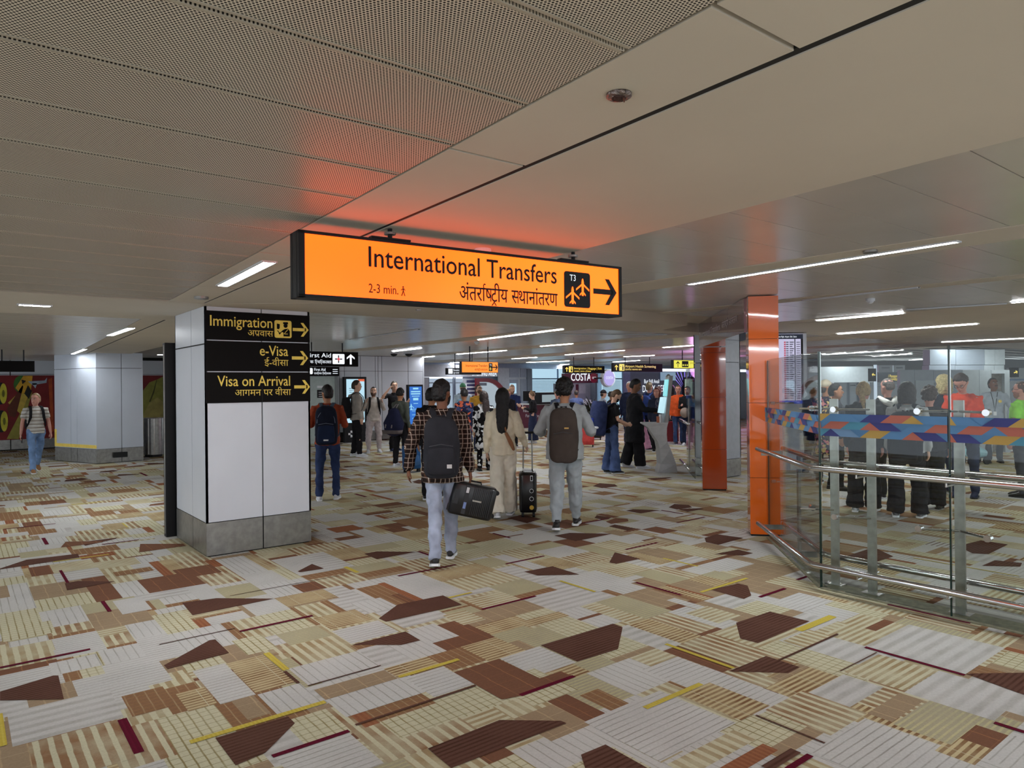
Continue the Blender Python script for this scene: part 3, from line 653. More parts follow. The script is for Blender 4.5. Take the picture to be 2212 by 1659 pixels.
# ---------------- generic hanging signs ----------------
def hsign(px0, py0, px1, py1, yw, label, build, face=M_signblk, hang=True, zt=None, thick=.1, group=None, rz=0):
    """board whose face spans the pixels (top left, bottom right) on the plane y = yw"""
    a = PYp(px0, py0, yw); b = PYp(px1, py1, yw); w = b.x-a.x
    da = depth(a); h = (py1-py0)/F*(depth(a)+depth(b))/2
    z0 = (a.z+b.z)/2-h/2
    t = thing('hanging_sign', label, 'sign', (a.x, yw, z0), rz, group)
    MB().box(0, 0, 0, w, thick, h).build('housing', M_black, t); MB().box(.01, -.004, .01, w-.01, .001, h-.01).build('board', face, t)
    if hang:
        top = 2.64-z0
        for f in (.25, .75): MB().cyl((w*f, thick/2, h), (w*f, thick/2, top), .014, 8).build('hanger', M_black, t)
    build(t, w, h); return t
def b_fa(t, w, h):
    letter(t, 'First Aid', w*.55, h*.60, h*.36, M_lit_w, -.008, 'r', width=w*.40)
    letter(t, HI['firstaid'], w*.55, h*.2, h*.26, M_lit_w, -.008, 'r', width=w*.52)
    pic(t, [rrect(w*.57, h*.16, w*.765, h*.85, h*.06)], M_lit_w, -.006)
    cx, cz, s = w*.667, h*.5, h*.26
    pic(t, [[(cx-s, cz-.012), (cx+s, cz-.012), (cx+s, cz+.012), (cx-s, cz+.012)], [(cx-.012, cz-s), (cx+.012, cz-s), (cx+.012, cz+s), (cx-.012, cz+s)]], M_black, -.009)
    s *= .4; pic(t, [[(cx-s, cz-.012), (cx+s, cz-.012), (cx+s, cz+.012), (cx-s, cz+.012)], [(cx-.012, cz-s), (cx+.012, cz-s), (cx+.012, cz+s), (cx-.012, cz+s)]], glow('red', (.7, .02, .04), 1), -.012)
    arrow(t, w*.87, h*.5, h*.7, M_lit_w, PI/2, -.006, w=.2)
hsign(640, 759, 774, 791, 14.5, 'black First Aid hanging sign with white cross pictogram beside the pillar', b_fa)
def b_it(t, w, h):
    letter(t, 'International Transfers', w*.70, h*.52, h*.30, M_black, -.007, 'r', width=w*.60)
    letter(t, HI['transfers'], w*.70, h*.18, h*.26, M_black, -.007, 'r', width=w*.36)
    pic(t, [rrect(w*.735, h*.15, w*.835, h*.88, h*.05)], M_black, -.006); arrow(t, w*.91, h*.5, h*.6, M_black, 0, -.006)
    letter(t, 'T3', w*.755, h*.62, h*.2, M_lit_w, -.0095); pic(t, xs(PLANE, w*.775, h*.36, h*.32), M_lit_y, -.0095)
hsign(997, 781, 1076, 805, 14.2, 'small lit orange International Transfers sign in the middle distance', b_it, glow('small_orange_face', (1.0, .23, .015), 1.5))
def b_imm(t, w, h):
    arrow(t, w*.055, h*.5, h*.62, M_lit_y, PI/2, -.006, w=.22)
    pic(t, [rrect(w*.105, h*.12, w*.20, h*.9, h*.06)], M_lit_y, -.006)
    pic(t, [disc(w*.165, h*.68, h*.1), [(w*.13, h*.5), (w*.185, h*.52), (w*.185, h*.2), (w*.155, h*.2), (w*.15, h*.42)]], M_black, -.009)
    letter(t, 'Immigration | Baggage | Exit', w*.225, h*.52, h*.34, M_lit_y, -.007, 'l', width=w*.70)
    letter(t, HI['imm2'], w*.225, h*.16, h*.24, M_lit_y, -.007, 'l', width=w*.42)
hsign(1219, 790, 1306, 806, 18.0, 'black and yellow Immigration Baggage Exit sign above the maroon cafe', b_imm)
def b_hl(t, w, h):
    arrow(t, w*.055, h*.5, h*.62, M_lit_y, PI/2, -.006, w=.22)
    pic(t, [rrect(w*.11, h*.12, w*.21, h*.9, h*.06)], M_lit_y, -.006)
    pic(t, [disc(w*.18, h*.7, h*.08), [(w*.165, h*.6), (w*.195, h*.6), (w*.19, h*.18), (w*.17, h*.18)], disc(w*.135, h*.62, h*.06)], M_black, -.009)
    letter(t, 'Airport Health Screening', w*.225, h*.52, h*.36, M_lit_y, -.007, 'l', width=w*.63)
    letter(t, HI['health'], w*.225, h*.18, h*.25, M_lit_y, -.007, 'l', width=w*.33)
hsign(1325, 785, 1431, 803, 17.0, 'black and yellow Airport Health Screening sign before the dark shop', b_hl)
M_yface = glow('yellow_sign_face', (.92, .86, .08), .95)
def b_dom(t, w, h):
    arrow(t, w*.1, h*.5, h*.7, M_black, PI/2, -.006, w=.12)
    pic(t, [rrect(w*.2, h*.15, w*.36, h*.88, h*.05)], M_black, -.006)
    pic(t, [[(w*(.215+.05*i), h*.3), (w*(.24+.05*i), h*.3), (w*(.24+.05*i), h*.5), (w*(.215+.05*i), h*.5)] for i in range(3)], M_yface, -.009)
    letter(t, 'Domestic Transfers', w*.40, h*.55, h*.34, M_yel, -.007); 
hsign(1455, 778, 1540, 796, 13.0, 'bright yellow Domestic Transfers sign half hidden by the portal', b_dom, M_yface)
def b_sm(t, w, h):
    pic(t, [rrect(w*.03, h*.12, w*.15, h*.88, h*.06)], M_lit_w, -.006); letter(t, 'Smoking', w*.17, h*.52, h*.38, M_lit_w, -.007); letter(t, HI['smoking'], w*.17, h*.14, h*.28, M_lit_w, -.007)
hsign(966, 795, 1040, 809, 17.5, 'dark Smoking sign behind the small orange sign', b_sm)
def b_blank(t, w, h): pass
hsign(-20, 779, 75, 803, 17.5, 'blank black hanging sign over the red mural', b_blank)

# ---------------- left far wall with murals ----------------
WY = 24.2
def wall_panels(wall, x0, x1, y, z0, z1, step, m, gap=.012):
    x = x0
    while x < x1-.01:
        b = min(x+step, x1); MB().box(x+gap, y-.02, z0, b-gap, y, z1).build('panel', m, wall); x = b
wl = struct('wall_left'); MB().box(-6, WY, 0, 7.6, WY+.2, 2.7).build('core', M_joint, wl)
wall_panels(wl, -4, 7.6, WY, 2.13, 2.55, 1.05, M_white); wall_panels(wl, -4, 7.6, WY, .03, .30, 1.05, M_steel)
wall_panels(wl, -4, 7.6, WY, .31, 2.12, 1.05, M_white)
MB().box(-4, WY-.06, .36, 7, WY-.03, .40).build('rail', M_yel, wl)
def mural_pt(px, py): q = PYp(px, py, WY-.05); return (q.x, q.z)
mz0 = mural_pt(60, 948)[1]; mz1 = mural_pt(60, 811)[1]
t = thing('mural', 'long painted mural on red ground on the far left wall', 'mural', (0, WY-.085, 0))
M_mred = mat('mural_red', s2l(120, 26, 28), .7, 0, .25, 2); mu = lambda pts: [mural_pt(*q) for q in pts]
MB().box(-3.5, -.02, mz0, mural_pt(118, 900)[0]+1.2, 0, mz1).build('canvas', M_mred, t)
def mp(pts, c, dy, name='painted_shape'): MB().plate(mu(pts), -.022-dy, -.0215).build(name, mat('paint_%02x%02x%02x' % c, s2l(*c), .7, 0, .2, 6), t)
E = lambda cx, cy, rx, ry, n=18: [(cx+rx*math.cos(2*PI*i/n), cy-ry*math.sin(2*PI*i/n)) for i in range(n)]
mp([(14, 948), (60, 860), (70, 845), (40, 948)], (150, 140, 60), .002); mp([(17, 870), (40, 848), (62, 852), (45, 895)], (200, 170, 70), .003)
mp([(15, 882), (48, 832), (50, 835), (33, 902), (20, 898)], (90, 40, 20), .006); mp(E(46, 830, 17, 19), (60, 110, 40), .004); mp([(33, 838), (50, 812), (70, 812), (66, 848), (44, 850)], (222, 168, 50), .006)
mp([(46, 820), (56, 823), (48, 830)], (30, 20, 20), .010); mp([(52, 850), (60, 832), (68, 845), (62, 862)], (20, 16, 16), .010); mp([(60, 824), (96, 822), (101, 816), (100, 827), (70, 832)], (170, 185, 200), .012); mp([(68, 828), (80, 828), (76, 839)], (170, 185, 200), .012)
mp([(104, 820), (112, 816), (116, 930), (110, 935)], (176, 74, 30), .004)
for cx, cy in ((1, 850), (3, 910)):
    mp(E(cx, cy, 14, 24), (14, 14, 14), .004); mp(E(cx+6, cy, 8, 22), (205, 195, 60), .008); mp(E(cx+6, cy, 3, 8), (110, 110, 30), .010)
# lotus part of the mural right of the pillar
t2 = thing('mural', 'mural of pale green lotus petals on red, behind the steel bin', 'mural', (0, WY-.085, 0))
a = mural_pt(300, 900)[0]; b = mural_pt(372, 900)[0]+.9
MB().box(a-.4, -.02, mz0, b, 0, mz1).build('canvas', M_mred, t2)
tt = t; t = t2
mp([(300, 950), (303, 850), (322, 826), (338, 820), (352, 813), (364, 840), (372, 880), (376, 950)], (140, 138, 62), .004)
mp([(306, 950), (309, 895), (322, 870), (339, 858), (356, 872), (368, 905), (368, 950)], (164, 150, 84), .008)
mp([(321, 868), (330, 845), (337, 820), (338, 821), (332, 848), (324, 868)], (70, 66, 24), .009)
# white pillar group, left middle distance
a, b, c = P(119, 995), P(209, 1002.5), P(310, 994.5)
pl = clad('pillar', [((a.x, a.y), (b.x, b.y)), ((b.x, b.y), (c.x, c.y)), ((c.x, c.y), (c.x+.1, c.y+1.6)), ((c.x+.1, c.y+1.6), (a.x+.2, a.y+1.4))], 2.52, .32, [[.40, .55], [.53], [], []], M_whiteb, hz=[2.16])
MB().prism([(a.x+.03, a.y), (b.x, b.y+.05), (c.x-.03, c.y+.03), (c.x+.05, c.y+1.6), (a.x+.2, a.y+1.4)], 0, 2.52).build('core', M_joint, pl)
d = (b-a).normalized(); nv = Vector((d.y, -d.x, 0))
def strip_on(p0, p1, z0, z1, m, nm):
    q = [p0, p1, p1+nv*.006, p0+nv*.006]; MB().prism([(v.x, v.y) for v in q], z0, z1).build(nm, m, pl)
strip_on(a, b, .345, .42, M_yel, 'yellow_tape'); strip_on(a, a+d*.08, .42, .75, M_yel, 'yellow_tape')
q = P(234, 985); MB().box(b.x+.34, b.y-.01, .12, b.x+.62, b.y+.02, .24).build('socket_plate', M_joint, pl)
# steel bin
q = P(332, 986)
t = thing('litter_bin', 'tall round steel litter bin beside the far white pillar', 'bin', (q.x, q.y, 0))
MB().tube([(0, 0, .06), (0, 0, .95)], [.22, .22], 28).build('body', M_steel, t, smooth=False)
MB().tube([(0, 0, .95), (0, 0, .97), (0, 0, .95)], [.235, .225, .18], 28).build('rim', M_steel2, t); MB().cyl((0, 0, .0), (0, 0, .06), .20, 20).build('foot', M_black, t); MB().cyl((0, 0, .94), (0, 0, .955), .18, 20).build('opening', M_joint, t)
for an in (-2.3, -1.7): MB().box(.2*math.cos(an)*1.1-.008, .2*math.sin(an)*1.1-.008, .08, .2*math.cos(an)*1.1+.008, .2*math.sin(an)*1.1+.008, .94).build('seam', M_steel2, t)

# ---------------- first aid wall ----------------
w2 = struct('wall_back'); WB = 20.2
MB().box(7.0, WB, 0, 12.2, WB+.2, 2.64).build('core', M_joint, w2)
xs0 = PYp(660, 900, WB).x
edges = [7.6, PYp(733, 900, WB).x, PYp(744, 900, WB).x, PYp(779, 900, WB).x, PYp(811, 900, WB).x, PYp(817, 900, WB).x, PYp(825, 900, WB).x, PYp(882, 900, WB).x, 12.15]
for i, (a, b) in enumerate(zip(edges[:-1], edges[1:])):
    for z0, z1 in ((.30, 2.16), (2.17, 2.63)): MB().box(a+.008, WB-.02, z0, b-.008, WB, z1).build('panel', M_white, w2)
    MB().box(a+.008, WB-.015, .02, b-.008, WB, .29).build('base_plate', M_steel, w2)
MB().box(12.15, WB-.02, 0, 12.2, WB+5, 2.64).build('side_panel', M_white, w2)
dr = struct('door_1', (PYp(668, 900, WB).x, WB-.02, 0)); dw = PYp(722, 900, WB).x-PYp(668, 900, WB).x
MB().box(-.5, -.05, 0, dw, -.0, 2.0).build('leaf', mat('door_paint', s2l(176, 190, 188), .5), dr); m = MB(); m.box(dw, -.07, 0, dw+.09, 0, 2.13); m.box(-.5, -.07, 2.0, dw+.09, 0, 2.13); m.build('door_frame', mat('door_frame_paint', s2l(150, 156, 160), .5), dr)
m = MB(); m.box(dw*.28, -.055, 1.66, dw*.78, -.05, 1.72); MB().box(dw*.28, -.055, 1.36, dw*.78, -.05, 1.60).build('notice', M_black, dr); m.build('notice', M_tw, dr)
for z in (1.40, 1.46, 1.52): MB().box(dw*.34, -.058, z, dw*.7, -.055, z+.015).build('notice_line', M_tw, dr)
def b_fa2(t, w, h):
    pic(t, [rrect(w*.28, h*.2, w*.37, h*.85, .03)], M_lit_w); letter(t, 'First Aid', w*.40, h*.55, h*.38, M_lit_w, -.008); letter(t, HI['firstaid'], w*.40, h*.18, h*.28, M_lit_w, -.008, width=w*.4)
    for i in range(3): pic(t, [[(w*.84, h*(.25+.22*i)), (w*.96, h*(.25+.22*i)), (w*.96, h*(.31+.22*i)), (w*.84, h*(.31+.22*i))]], M_lit_w)
hsign(640, 792, 733, 812, WB-.13, 'black First Aid wall board over the clinic door', b_fa2, hang=False, thick=.09)
def screen(px0, px1, pyt, pyb, yw, label, face, build=None, depth_=.12, z0=0.):
    a = PYp(px0, pyt, yw); b = PYp(px1, pyb, yw); w = b.x-a.x; zt_ = a.z
    t = thing('display_screen', label, 'display', (a.x, yw, z0)); MB().box(0, 0, 0, w, depth_, zt_-z0).build('housing', M_black, t, bevel=.01)
    MB().box(w*.1, -.004, (zt_-z0)*.30, w*.9, .001, (zt_-z0)*.965).build('screen', face, t)
    if build: build(t, w, zt_-z0)
    return t
def s1(t, w, h):
    MB().box(w*.1, -.006, 0, w*.9, -.004, .0).build('line', M_tw, t) if 0 else None
    pic(t, [[(w*.62, h*.93), (w*.9, h*.93), (w*.9, h*.965), (w*.62, h*.965)]], glow('orange_patch', (.9, .15, .05), .8), -.005)
    for i, zz_ in enumerate((.82, .79, .76, .70, .60)): pic(t, [[(w*.22, h*zz_), (w*(.5+.05*(i % 2)), h*zz_), (w*(.5+.05*(i % 2)), h*(zz_+.008)), (w*.22, h*(zz_+.008))]], mat('grey_print', (.3, .4, .45), .6), -.005)
    cx, cz = w*.3, h*.13
    pic(t, [[(cx-.1, cz-.03), (cx+.1, cz-.03), (cx+.1, cz+.03), (cx-.1, cz+.03)], [(cx-.03, cz-.1), (cx+.03, cz-.1), (cx+.03, cz+.1), (cx-.03, cz+.1)]], M_tw, -.005)
screen(743, 793, 814, 949, WB-.35, 'pale blue kiosk screen by the first aid door, white cross on its foot', glow('screen_pale', (.50, .78, .92), 1.0), s1)
def s2(t, w, h):
    for zz_, ww, hh_ in ((.915, .35, .03), (.865, .62, .022), (.825, .62, .022), (.79, .5, .012), (.72, .34, .045), (.66, .3, .01), (.56, .5, .008), (.53, .5, .008), (.46, .5, .008), (.40, .5, .008)):
        pic(t, [[(w*(.5-ww/2), h*zz_), (w*(.5+ww/2), h*zz_), (w*(.5+ww/2), h*(zz_+hh_)), (w*(.5-ww/2), h*(zz_+hh_))]], glow('screen_text', (.35, .75, .95), 1.0), -.005)
    pic(t, xs(PLANE, w*.2, h*.6, .22), glow('screen_text', (.35, .75, .95), 1.0), -.005)
screen(881, 915, 831, 948, WB-1.2, 'blue information screen with pale lines between the passengers', glow('screen_blue', (.02, .16, .62), 1.0), s2)

# ---------------- far wall: smoking lounge, windows, cafe, shop ----------------
FY = 24.6
fx = lambda px, y=FY: PYp(px, 860, y).x
fz = lambda px, py, y=FY: PYp(px, py, y).z
w3 = struct('wall_far'); MB().box(12.2, FY+.3, 0, 50, FY+.5, 2.7).build('core', mat('pale_back_wall', s2l(170, 182, 200), .6), w3)
def pan(px0, px1, py0, py1, m, y=FY, d=.05, parent=w3, nm='panel'):
    x0_, x1_ = fx(px0, y), fx(px1, y); pc = (px0+px1)/2; z1_, z0_ = fz(pc, py0, y), fz(pc, py1, y)
    MB().box(x0_, y-d, max(z0_, 0), x1_, y, z1_).build(nm, m, parent); return x0_, x1_, z0_, z1_
M_grey = mat('grey_panel', s2l(168, 172, 182), .4); M_mgrey = mat('mid_grey_frame', s2l(110, 118, 132), .4)
M_win = glow('daylight_pane', (.52, .78, .95), .92); M_winl = glow('lounge_pane', (.55, .70, .86), .62); M_blind = glow('blind_slat', (.62, .86, .98), 1.0)
pan(889, 1075, 788, 814, M_grey); pan(889, 999, 814, 818, M_lit_w); 
wn = 1
for a, b in ((889, 912), (926, 978), (983, 999)):
    w_ = struct('window_%d' % wn); wn += 1; pan(a, b, 818, 935, M_winl, FY-.0, .02, w_, 'pane'); pan(a-1.5, a, 815, 935, M_mgrey, FY-.03, .06, w_, 'window_frame'); pan(b, b+1.5, 815, 935, M_mgrey, FY-.03, .06, w_, 'window_frame')
    pan(a, b, 826, 828, M_mgrey, FY-.03, .04, w_, 'window_frame')
pan(912, 925, 815, 940, M_grey, FY-.05); pan(999, 1020, 818, 940, M_grey, FY-.05)
t = thing('notice_board', 'white notice with dark lines beside the maroon arch', 'notice', (fx(1002), FY-.12, 0)); z0_, z1_ = fz(1010, 875), fz(1010, 828)
MB().box(0, -.02, z0_, .9, 0, z1_).build('board', M_tw, t)
for i in range(6): MB().box(.06, -.03, z0_+.15+i*.16, .84, -.02, z0_+.24+i*.16).build('notice_line', mat('navy_print', s2l(40, 44, 90), .5), t)
# arch
t = thing('arch_doorway', 'maroon framed arched doorway of the smoking lounge', 'doorway', (0, FY-.2, 0))
def archpts(ins):
    x0_, x1_ = fx(1020)+ins*.0, fx(1088)-ins; z1_ = fz(1050, 817)-ins; r = 1.1-ins*.6; pts = [(x0_+ins, 0), (x0_+ins, z1_)]
    pts += [(x1_-r+r*math.sin(a), z1_-r+r*math.cos(a)) for a in [PI/2*i/8 for i in range(9)]]; pts.append((x1_, 0)); return pts
o_, i_ = archpts(0), archpts(.16); m = MB()
for k in range(len(o_)-1): m.plate([o_[k], o_[k+1], i_[k+1], i_[k]], -.12, 0)
m.build('frame', mat('maroon_frame', s2l(112, 22, 36), .35), t)
MB().plate(i_, -.03, -.02).build('inner_panel', glow('lounge_back', (.62, .74, .84), .6), t)
MB().box(fx(1029), -.06, fz(1040, 833), fx(1044), -.04, fz(1040, 827)).build('inner_sign', M_mgrey, t)
lz = fz(1045, 812); nm = thing('shop_lettering', 'white SMOKING AREA letters over the maroon arch', 'sign', (fx(1018), FY-.06, lz)); letter(nm, 'SMOKING AREA', 0, 0, .30, M_lit_w, -.02, bold=True, width=fx(1071)-fx(1018))
# right of arch
pan(1075, 1145, 795, 940, M_grey); 
for a, b, c, d_ in ((1101, 1121, 796, 815), (1124, 1137, 796, 815), (1124, 1137, 819, 900), (1101, 1119, 820, 935)): pan(a, b, c, d_, mat('grey_panel2', s2l(140, 148, 164), .4), FY-.05, .03)
pan(1101, 1115, 828, 850, M_win, FY-.08, .02); pan(1137, 1147, 797, 935, M_mgrey, FY-.05, .1)
def bigwin(a, b, n):
    w_ = struct('window_%d' % n)
    pan(a, b, 797, 817, M_win, FY, .02, w_, 'pane'); pan(a, b, 819, 905, M_win, FY, .02, w_, 'pane')
    pan(a, b, 817, 819.5, mat('blue_frame', s2l(110, 140, 176), .4), FY-.02, .06, w_, 'window_frame'); pan(b-1.5, b, 797, 905, mat('blue_frame', s2l(110, 140, 176), .4), FY-.02, .06, w_, 'window_frame')
    y_ = 822
    while y_ < 870: pan(a+2, b-4, y_, y_+.9, mat('blind_slat', s2l(160, 196, 222), .5), FY-.04, .015, w_, 'blind_slat'); y_ += 2.3
bigwin(1147, 1205, 4); bigwin(1205, 1222, 5); bigwin(1300, 1345, 6)
# cafe
M_mar = mat('maroon', s2l(92, 22, 48), .45)
cy = 21.0
t = thing('cafe_fascia', 'maroon COSTA cafe fascia with white letters', 'sign', (fx(1219, cy), cy, 0))
w_ = fx(1292, cy)-fx(1219, cy); zb, zt_ = fz(1255, 827.5, cy), fz(1255, 807, cy)
MB().box(0, 0, zb, w_, .15, zt_).build('board', M_mar, t); letter(t, 'COSTA', w_*.18, zb+.10, .36, M_lit_w, -.02, bold=True, width=w_*.60)
bean = xs([disc(0, 0, .5, 20)], w_*.86, (zb+zt_)/2+.02, .42); MB().plate(bean[0], -.04, -.01).build('round_emblem', mat('crimson', s2l(170, 30, 66), .4), t); letter(t, 'COSTA', w_*.80, (zb+zt_)/2-.02, .10, M_lit_w, -.05, width=w_*.13)
t = thing('round_sign', 'round lilac lit cafe sign right of the fascia', 'sign', (fx(1302, cy), cy-.3, (fz(1302, 817, cy)))); MB().cyl((0, -.08, 0), (0, .08, 0), .37, 28).build('drum', M_tw, t); MB().cyl((0, -.09, 0), (0, -.08, 0), .31, 28).build('light_panel', glow('lilac', (.52, .45, .90), .95), t); letter(t, 'COSTA', 0, -.04, .13, M_lit_w, -.10, 'c')
MB().box(-.55, -.02, -.03, -.30, .46, .03).build('arm', M_black, t)
t = thing('cafe_stand', 'cafe back stand with menu boards and coffee gear under the fascia', 'stand', (fx(1219, cy), cy+.1, 0)); h0 = fz(1255, 828, cy)
MB().box(0, .3, 0, w_, .5, h0).build('back_panel', M_grey, t); MB().box(-.05, 0, 0, .05, .5, h0).build('post', M_mgrey, t); MB().box(w_-.05, 0, 0, w_+.05, .5, h0).build('post', M_mgrey, t)
for i, (u0, u1, mm) in enumerate(((.18, .30, M_lit_w), (.34, .5, mat('menu', s2l(190, 196, 200), .5)), (.51, .58, M_mar), (.6, .8, mat('menu', s2l(190, 196, 200), .5)))): MB().box(w_*u0, .24, h0-.42, w_*u1, .28, h0-.04).build('menu_board', mm, t)
MB().box(w_*.2, -.3, 0, w_*.95, .2, .95).build('counter', M_white, t)
for i in range(5): MB().cyl((w_*(.35+.1*i), -.1, .95), (w_*(.35+.1*i), -.1, 1.05+.05*(i % 2)), .05, 10).build('cup_stack', M_tw, t)
p = P(1130, 924); q = P(1215, 924); 
t = thing('cafe_counter', 'low maroon cafe counter with white print', 'counter', (p.x, p.y, 0), math.atan2(q.y-p.y, q.x-p.x)); w_ = (q-p).length
MB().box(-.6, 0, 0, w_, .6, .90).build('counter_body', M_mar, t); MB().box(-.62, -.02, .90, w_, .62, .94).build('worktop', M_tw, t)
letter(t, 'COSTA', w_*.66, .62, .22, M_tw, -.006, bold=True); letter(t, 'nation', .0, .62, .16, M_tw, -.006); letter(t, 'Favourite', .1, .42, .14, M_tw, -.006)
t = thing('coffee_machine', 'black and steel machine standing on the maroon counter', 'machine', (q.x-.55, q.y+.1, .94), 0); MB().box(-.5, 0, 0, .5, .4, .45).build('body', M_black, t, bevel=.02); MB().box(-.4, -.01, .08, .3, 0, .36).build('glass_front', glow('pale_glass', (.5, .65, .7), .5), t)
t = thing('till', 'black till screen on the counter beside the girl', 'till', (p.x+.5, p.y+.2, .94), -.5); MB().box(-.25, 0, .1, .25, .05, .5).build('monitor', M_black, t, bevel=.01); MB().box(-.04, .03, 0, .04, .07, .15).build('stand', M_black, t)
# duty free wall
t = struct('wall_shop'); sy = 19.5
def pan2(px0, px1, py0, py1, m, d=.05, y=sy, nm='panel'):
    x0_, x1_ = fx(px0, y), fx(px1, y); pc = (px0+px1)/2; MB().box(x0_, y-d, max(fz(pc, py1, y), 0), x1_, y, fz(pc, py0, y)).build(nm, m, t)
M_navy = mat('navy_wall', s2l(36, 42, 70), .35, 0, .2, 3)
pan2(1345, 1360, 800, 960, mat('blue_grey', s2l(96, 110, 140), .4)); pan2(1360, 1432, 803, 970, mat('slate_wall', s2l(62, 70, 90), .3)); pan2(1432, 1620, 803, 970, M_navy)
pan2(1345, 1620, 797, 803, M_lit_w, .1)
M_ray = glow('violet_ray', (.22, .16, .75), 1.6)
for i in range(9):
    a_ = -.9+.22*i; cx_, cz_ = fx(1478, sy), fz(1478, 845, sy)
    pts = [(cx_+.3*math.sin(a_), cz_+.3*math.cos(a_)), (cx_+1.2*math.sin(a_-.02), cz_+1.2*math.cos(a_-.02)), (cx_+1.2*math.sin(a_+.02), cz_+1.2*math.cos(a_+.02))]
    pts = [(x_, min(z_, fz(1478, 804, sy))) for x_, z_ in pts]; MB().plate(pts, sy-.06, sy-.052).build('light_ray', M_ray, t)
lt = thing('shop_lettering', 'white slanted shop lettering on the dark wall', 'sign', (fx(1388, sy), sy-.08, fz(1388, 828, sy))); letter(lt, 'But Still Avail', 0, 0, .2, M_lit_w, -.01, width=fx(1421, sy)-fx(1388, sy))
lt = thing('shop_lettering', 'large white shop letters behind the crowd at the kiosk', 'sign', (fx(1384, sy), sy-.08, fz(1384, 847, sy))); letter(lt, 'DUTY  PERT', 0, 0, .34, M_lit_w, -.01, width=fx(1440, sy)-fx(1384, sy))
lt = thing('shop_banner', 'pale blue sheet hung on the shop wall', 'panel', (fx(1424, sy), sy-.1, 0)); MB().box(0, 0, fz(1440, 822, sy), fx(1456, sy)-fx(1424, sy), .03, fz(1440, 804, sy)).build('sheet', glow('pale_sheet', (.30, .45, .62), .6), lt)
lt = thing('shop_doorway', 'small lit arched niche behind the laughing passengers', 'doorway', (fx(1473, sy), sy-.1, 0)); w_ = fx(1494, sy)-fx(1473, sy); MB().box(0, 0, 0, w_, .04, fz(1480, 815, sy)).build('frame', M_joint, lt); MB().box(w_*.12, -.01, 0, w_*.88, 0, fz(1480, 819, sy)).build('pane', glow('niche', (.45, .6, .5), .55), lt)
# ---------------- portal: two orange columns and header ----------------
pt_ = struct('portal')
c1 = Vector((6.862, 4.515)); fdir = Vector((.655, -.755)).normalized()
wid = (P(1686.6, 1160).xy-c1).length; sdir = Vector((-fdir.y, fdir.x))          # into the picture
wn_ = .30
def column(c, w, dp, m, top, name='orange_column'):
    col_ = struct(name)
    f = [c, c+fdir*w, c+fdir*w+sdir*dp, c+sdir*dp]
    zc = [.02, .62, 1.30, 1.62+.25, 2.25, top]
    zc = [.02, .64, 1.46, 2.16, top]
    for z0, z1 in zip(zc[:-1], zc[1:]): MB().prism([tuple(v) for v in f], z0+.002, z1-.002).build('panel', m, col_)
    MB().prism([tuple(v) for v in ((f[0]+fdir*.01+sdir*.01), (f[1]-fdir*.01+sdir*.01), (f[2]-fdir*.01-sdir*.01), (f[3]+fdir*.01-sdir*.01))], 0, top-.01).build('core', M_joint, col_)
    return f
f1 = column(c1, wid, .22, M_orange, 2.63)
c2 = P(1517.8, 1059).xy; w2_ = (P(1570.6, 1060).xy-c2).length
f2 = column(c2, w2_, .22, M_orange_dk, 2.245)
# header spans from column 1 to column 2
M_head = mat('header_glossy', s2l(150, 122, 134), .07, 0, .03, 1, coat=1.)
dv = (c2-c1); Lh = dv.length+.22; dv.normalize(); ang = math.atan2(dv.y, dv.x)
hd = thing('portal_header', 'glossy header of the orange portal with raised silver letters', 'header', (c1.x, c1.y, 2.25), ang)
cuts = [.225, Lh*.33, Lh*.66, Lh]
for a, b in zip(cuts[:-1], cuts[1:]): MB().box(a+.003, -wid, 0, b-.003, -.0, .385).build('panel', M_head, hd)
# lettering runs on the left hand face, read from the far end toward the near end
lf = bpy.data.objects.new('lettering', None)
V, Fc, w_ = compose(['International Transfers']); s_ = .125; ww = Lh*.50/(w_)
b = MB(); b.v = [(Lh*.97-a_*ww, .006, .15+c_*s_) for a_, c_ in V]; b.f = [q[::-1] for q in Fc]; b.mi = [0]*len(Fc); b.build('lettering', mat('silver_letters', s2l(214, 210, 214), .4, .2), hd)
V, Fc, w_ = compose(HI['transfers']); ww = Lh*.28/w_
b = MB(); b.v = [(Lh*.44-a_*ww, .006, .15+c_*s_) for a_, c_ in V]; b.f = [q[::-1] for q in Fc]; b.mi = [0]*len(Fc); b.build('lettering', mat('silver_letters', s2l(214, 210, 214), .4, .2), hd)
# white pillar seen through the portal
a = P(1500, 1026); b = P(1572, 1034); cc = P(1603, 1030)
x0, y0, x1, y1 = 10.62, 7.55, 11.20, 8.13
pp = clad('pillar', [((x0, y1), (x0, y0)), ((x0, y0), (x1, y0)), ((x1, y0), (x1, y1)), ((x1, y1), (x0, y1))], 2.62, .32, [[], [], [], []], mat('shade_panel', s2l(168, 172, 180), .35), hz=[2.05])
MB().box(x0+.02, y0+.02, 0, x1-.02, y1-.02, 2.62).build('core', M_joint, pp)
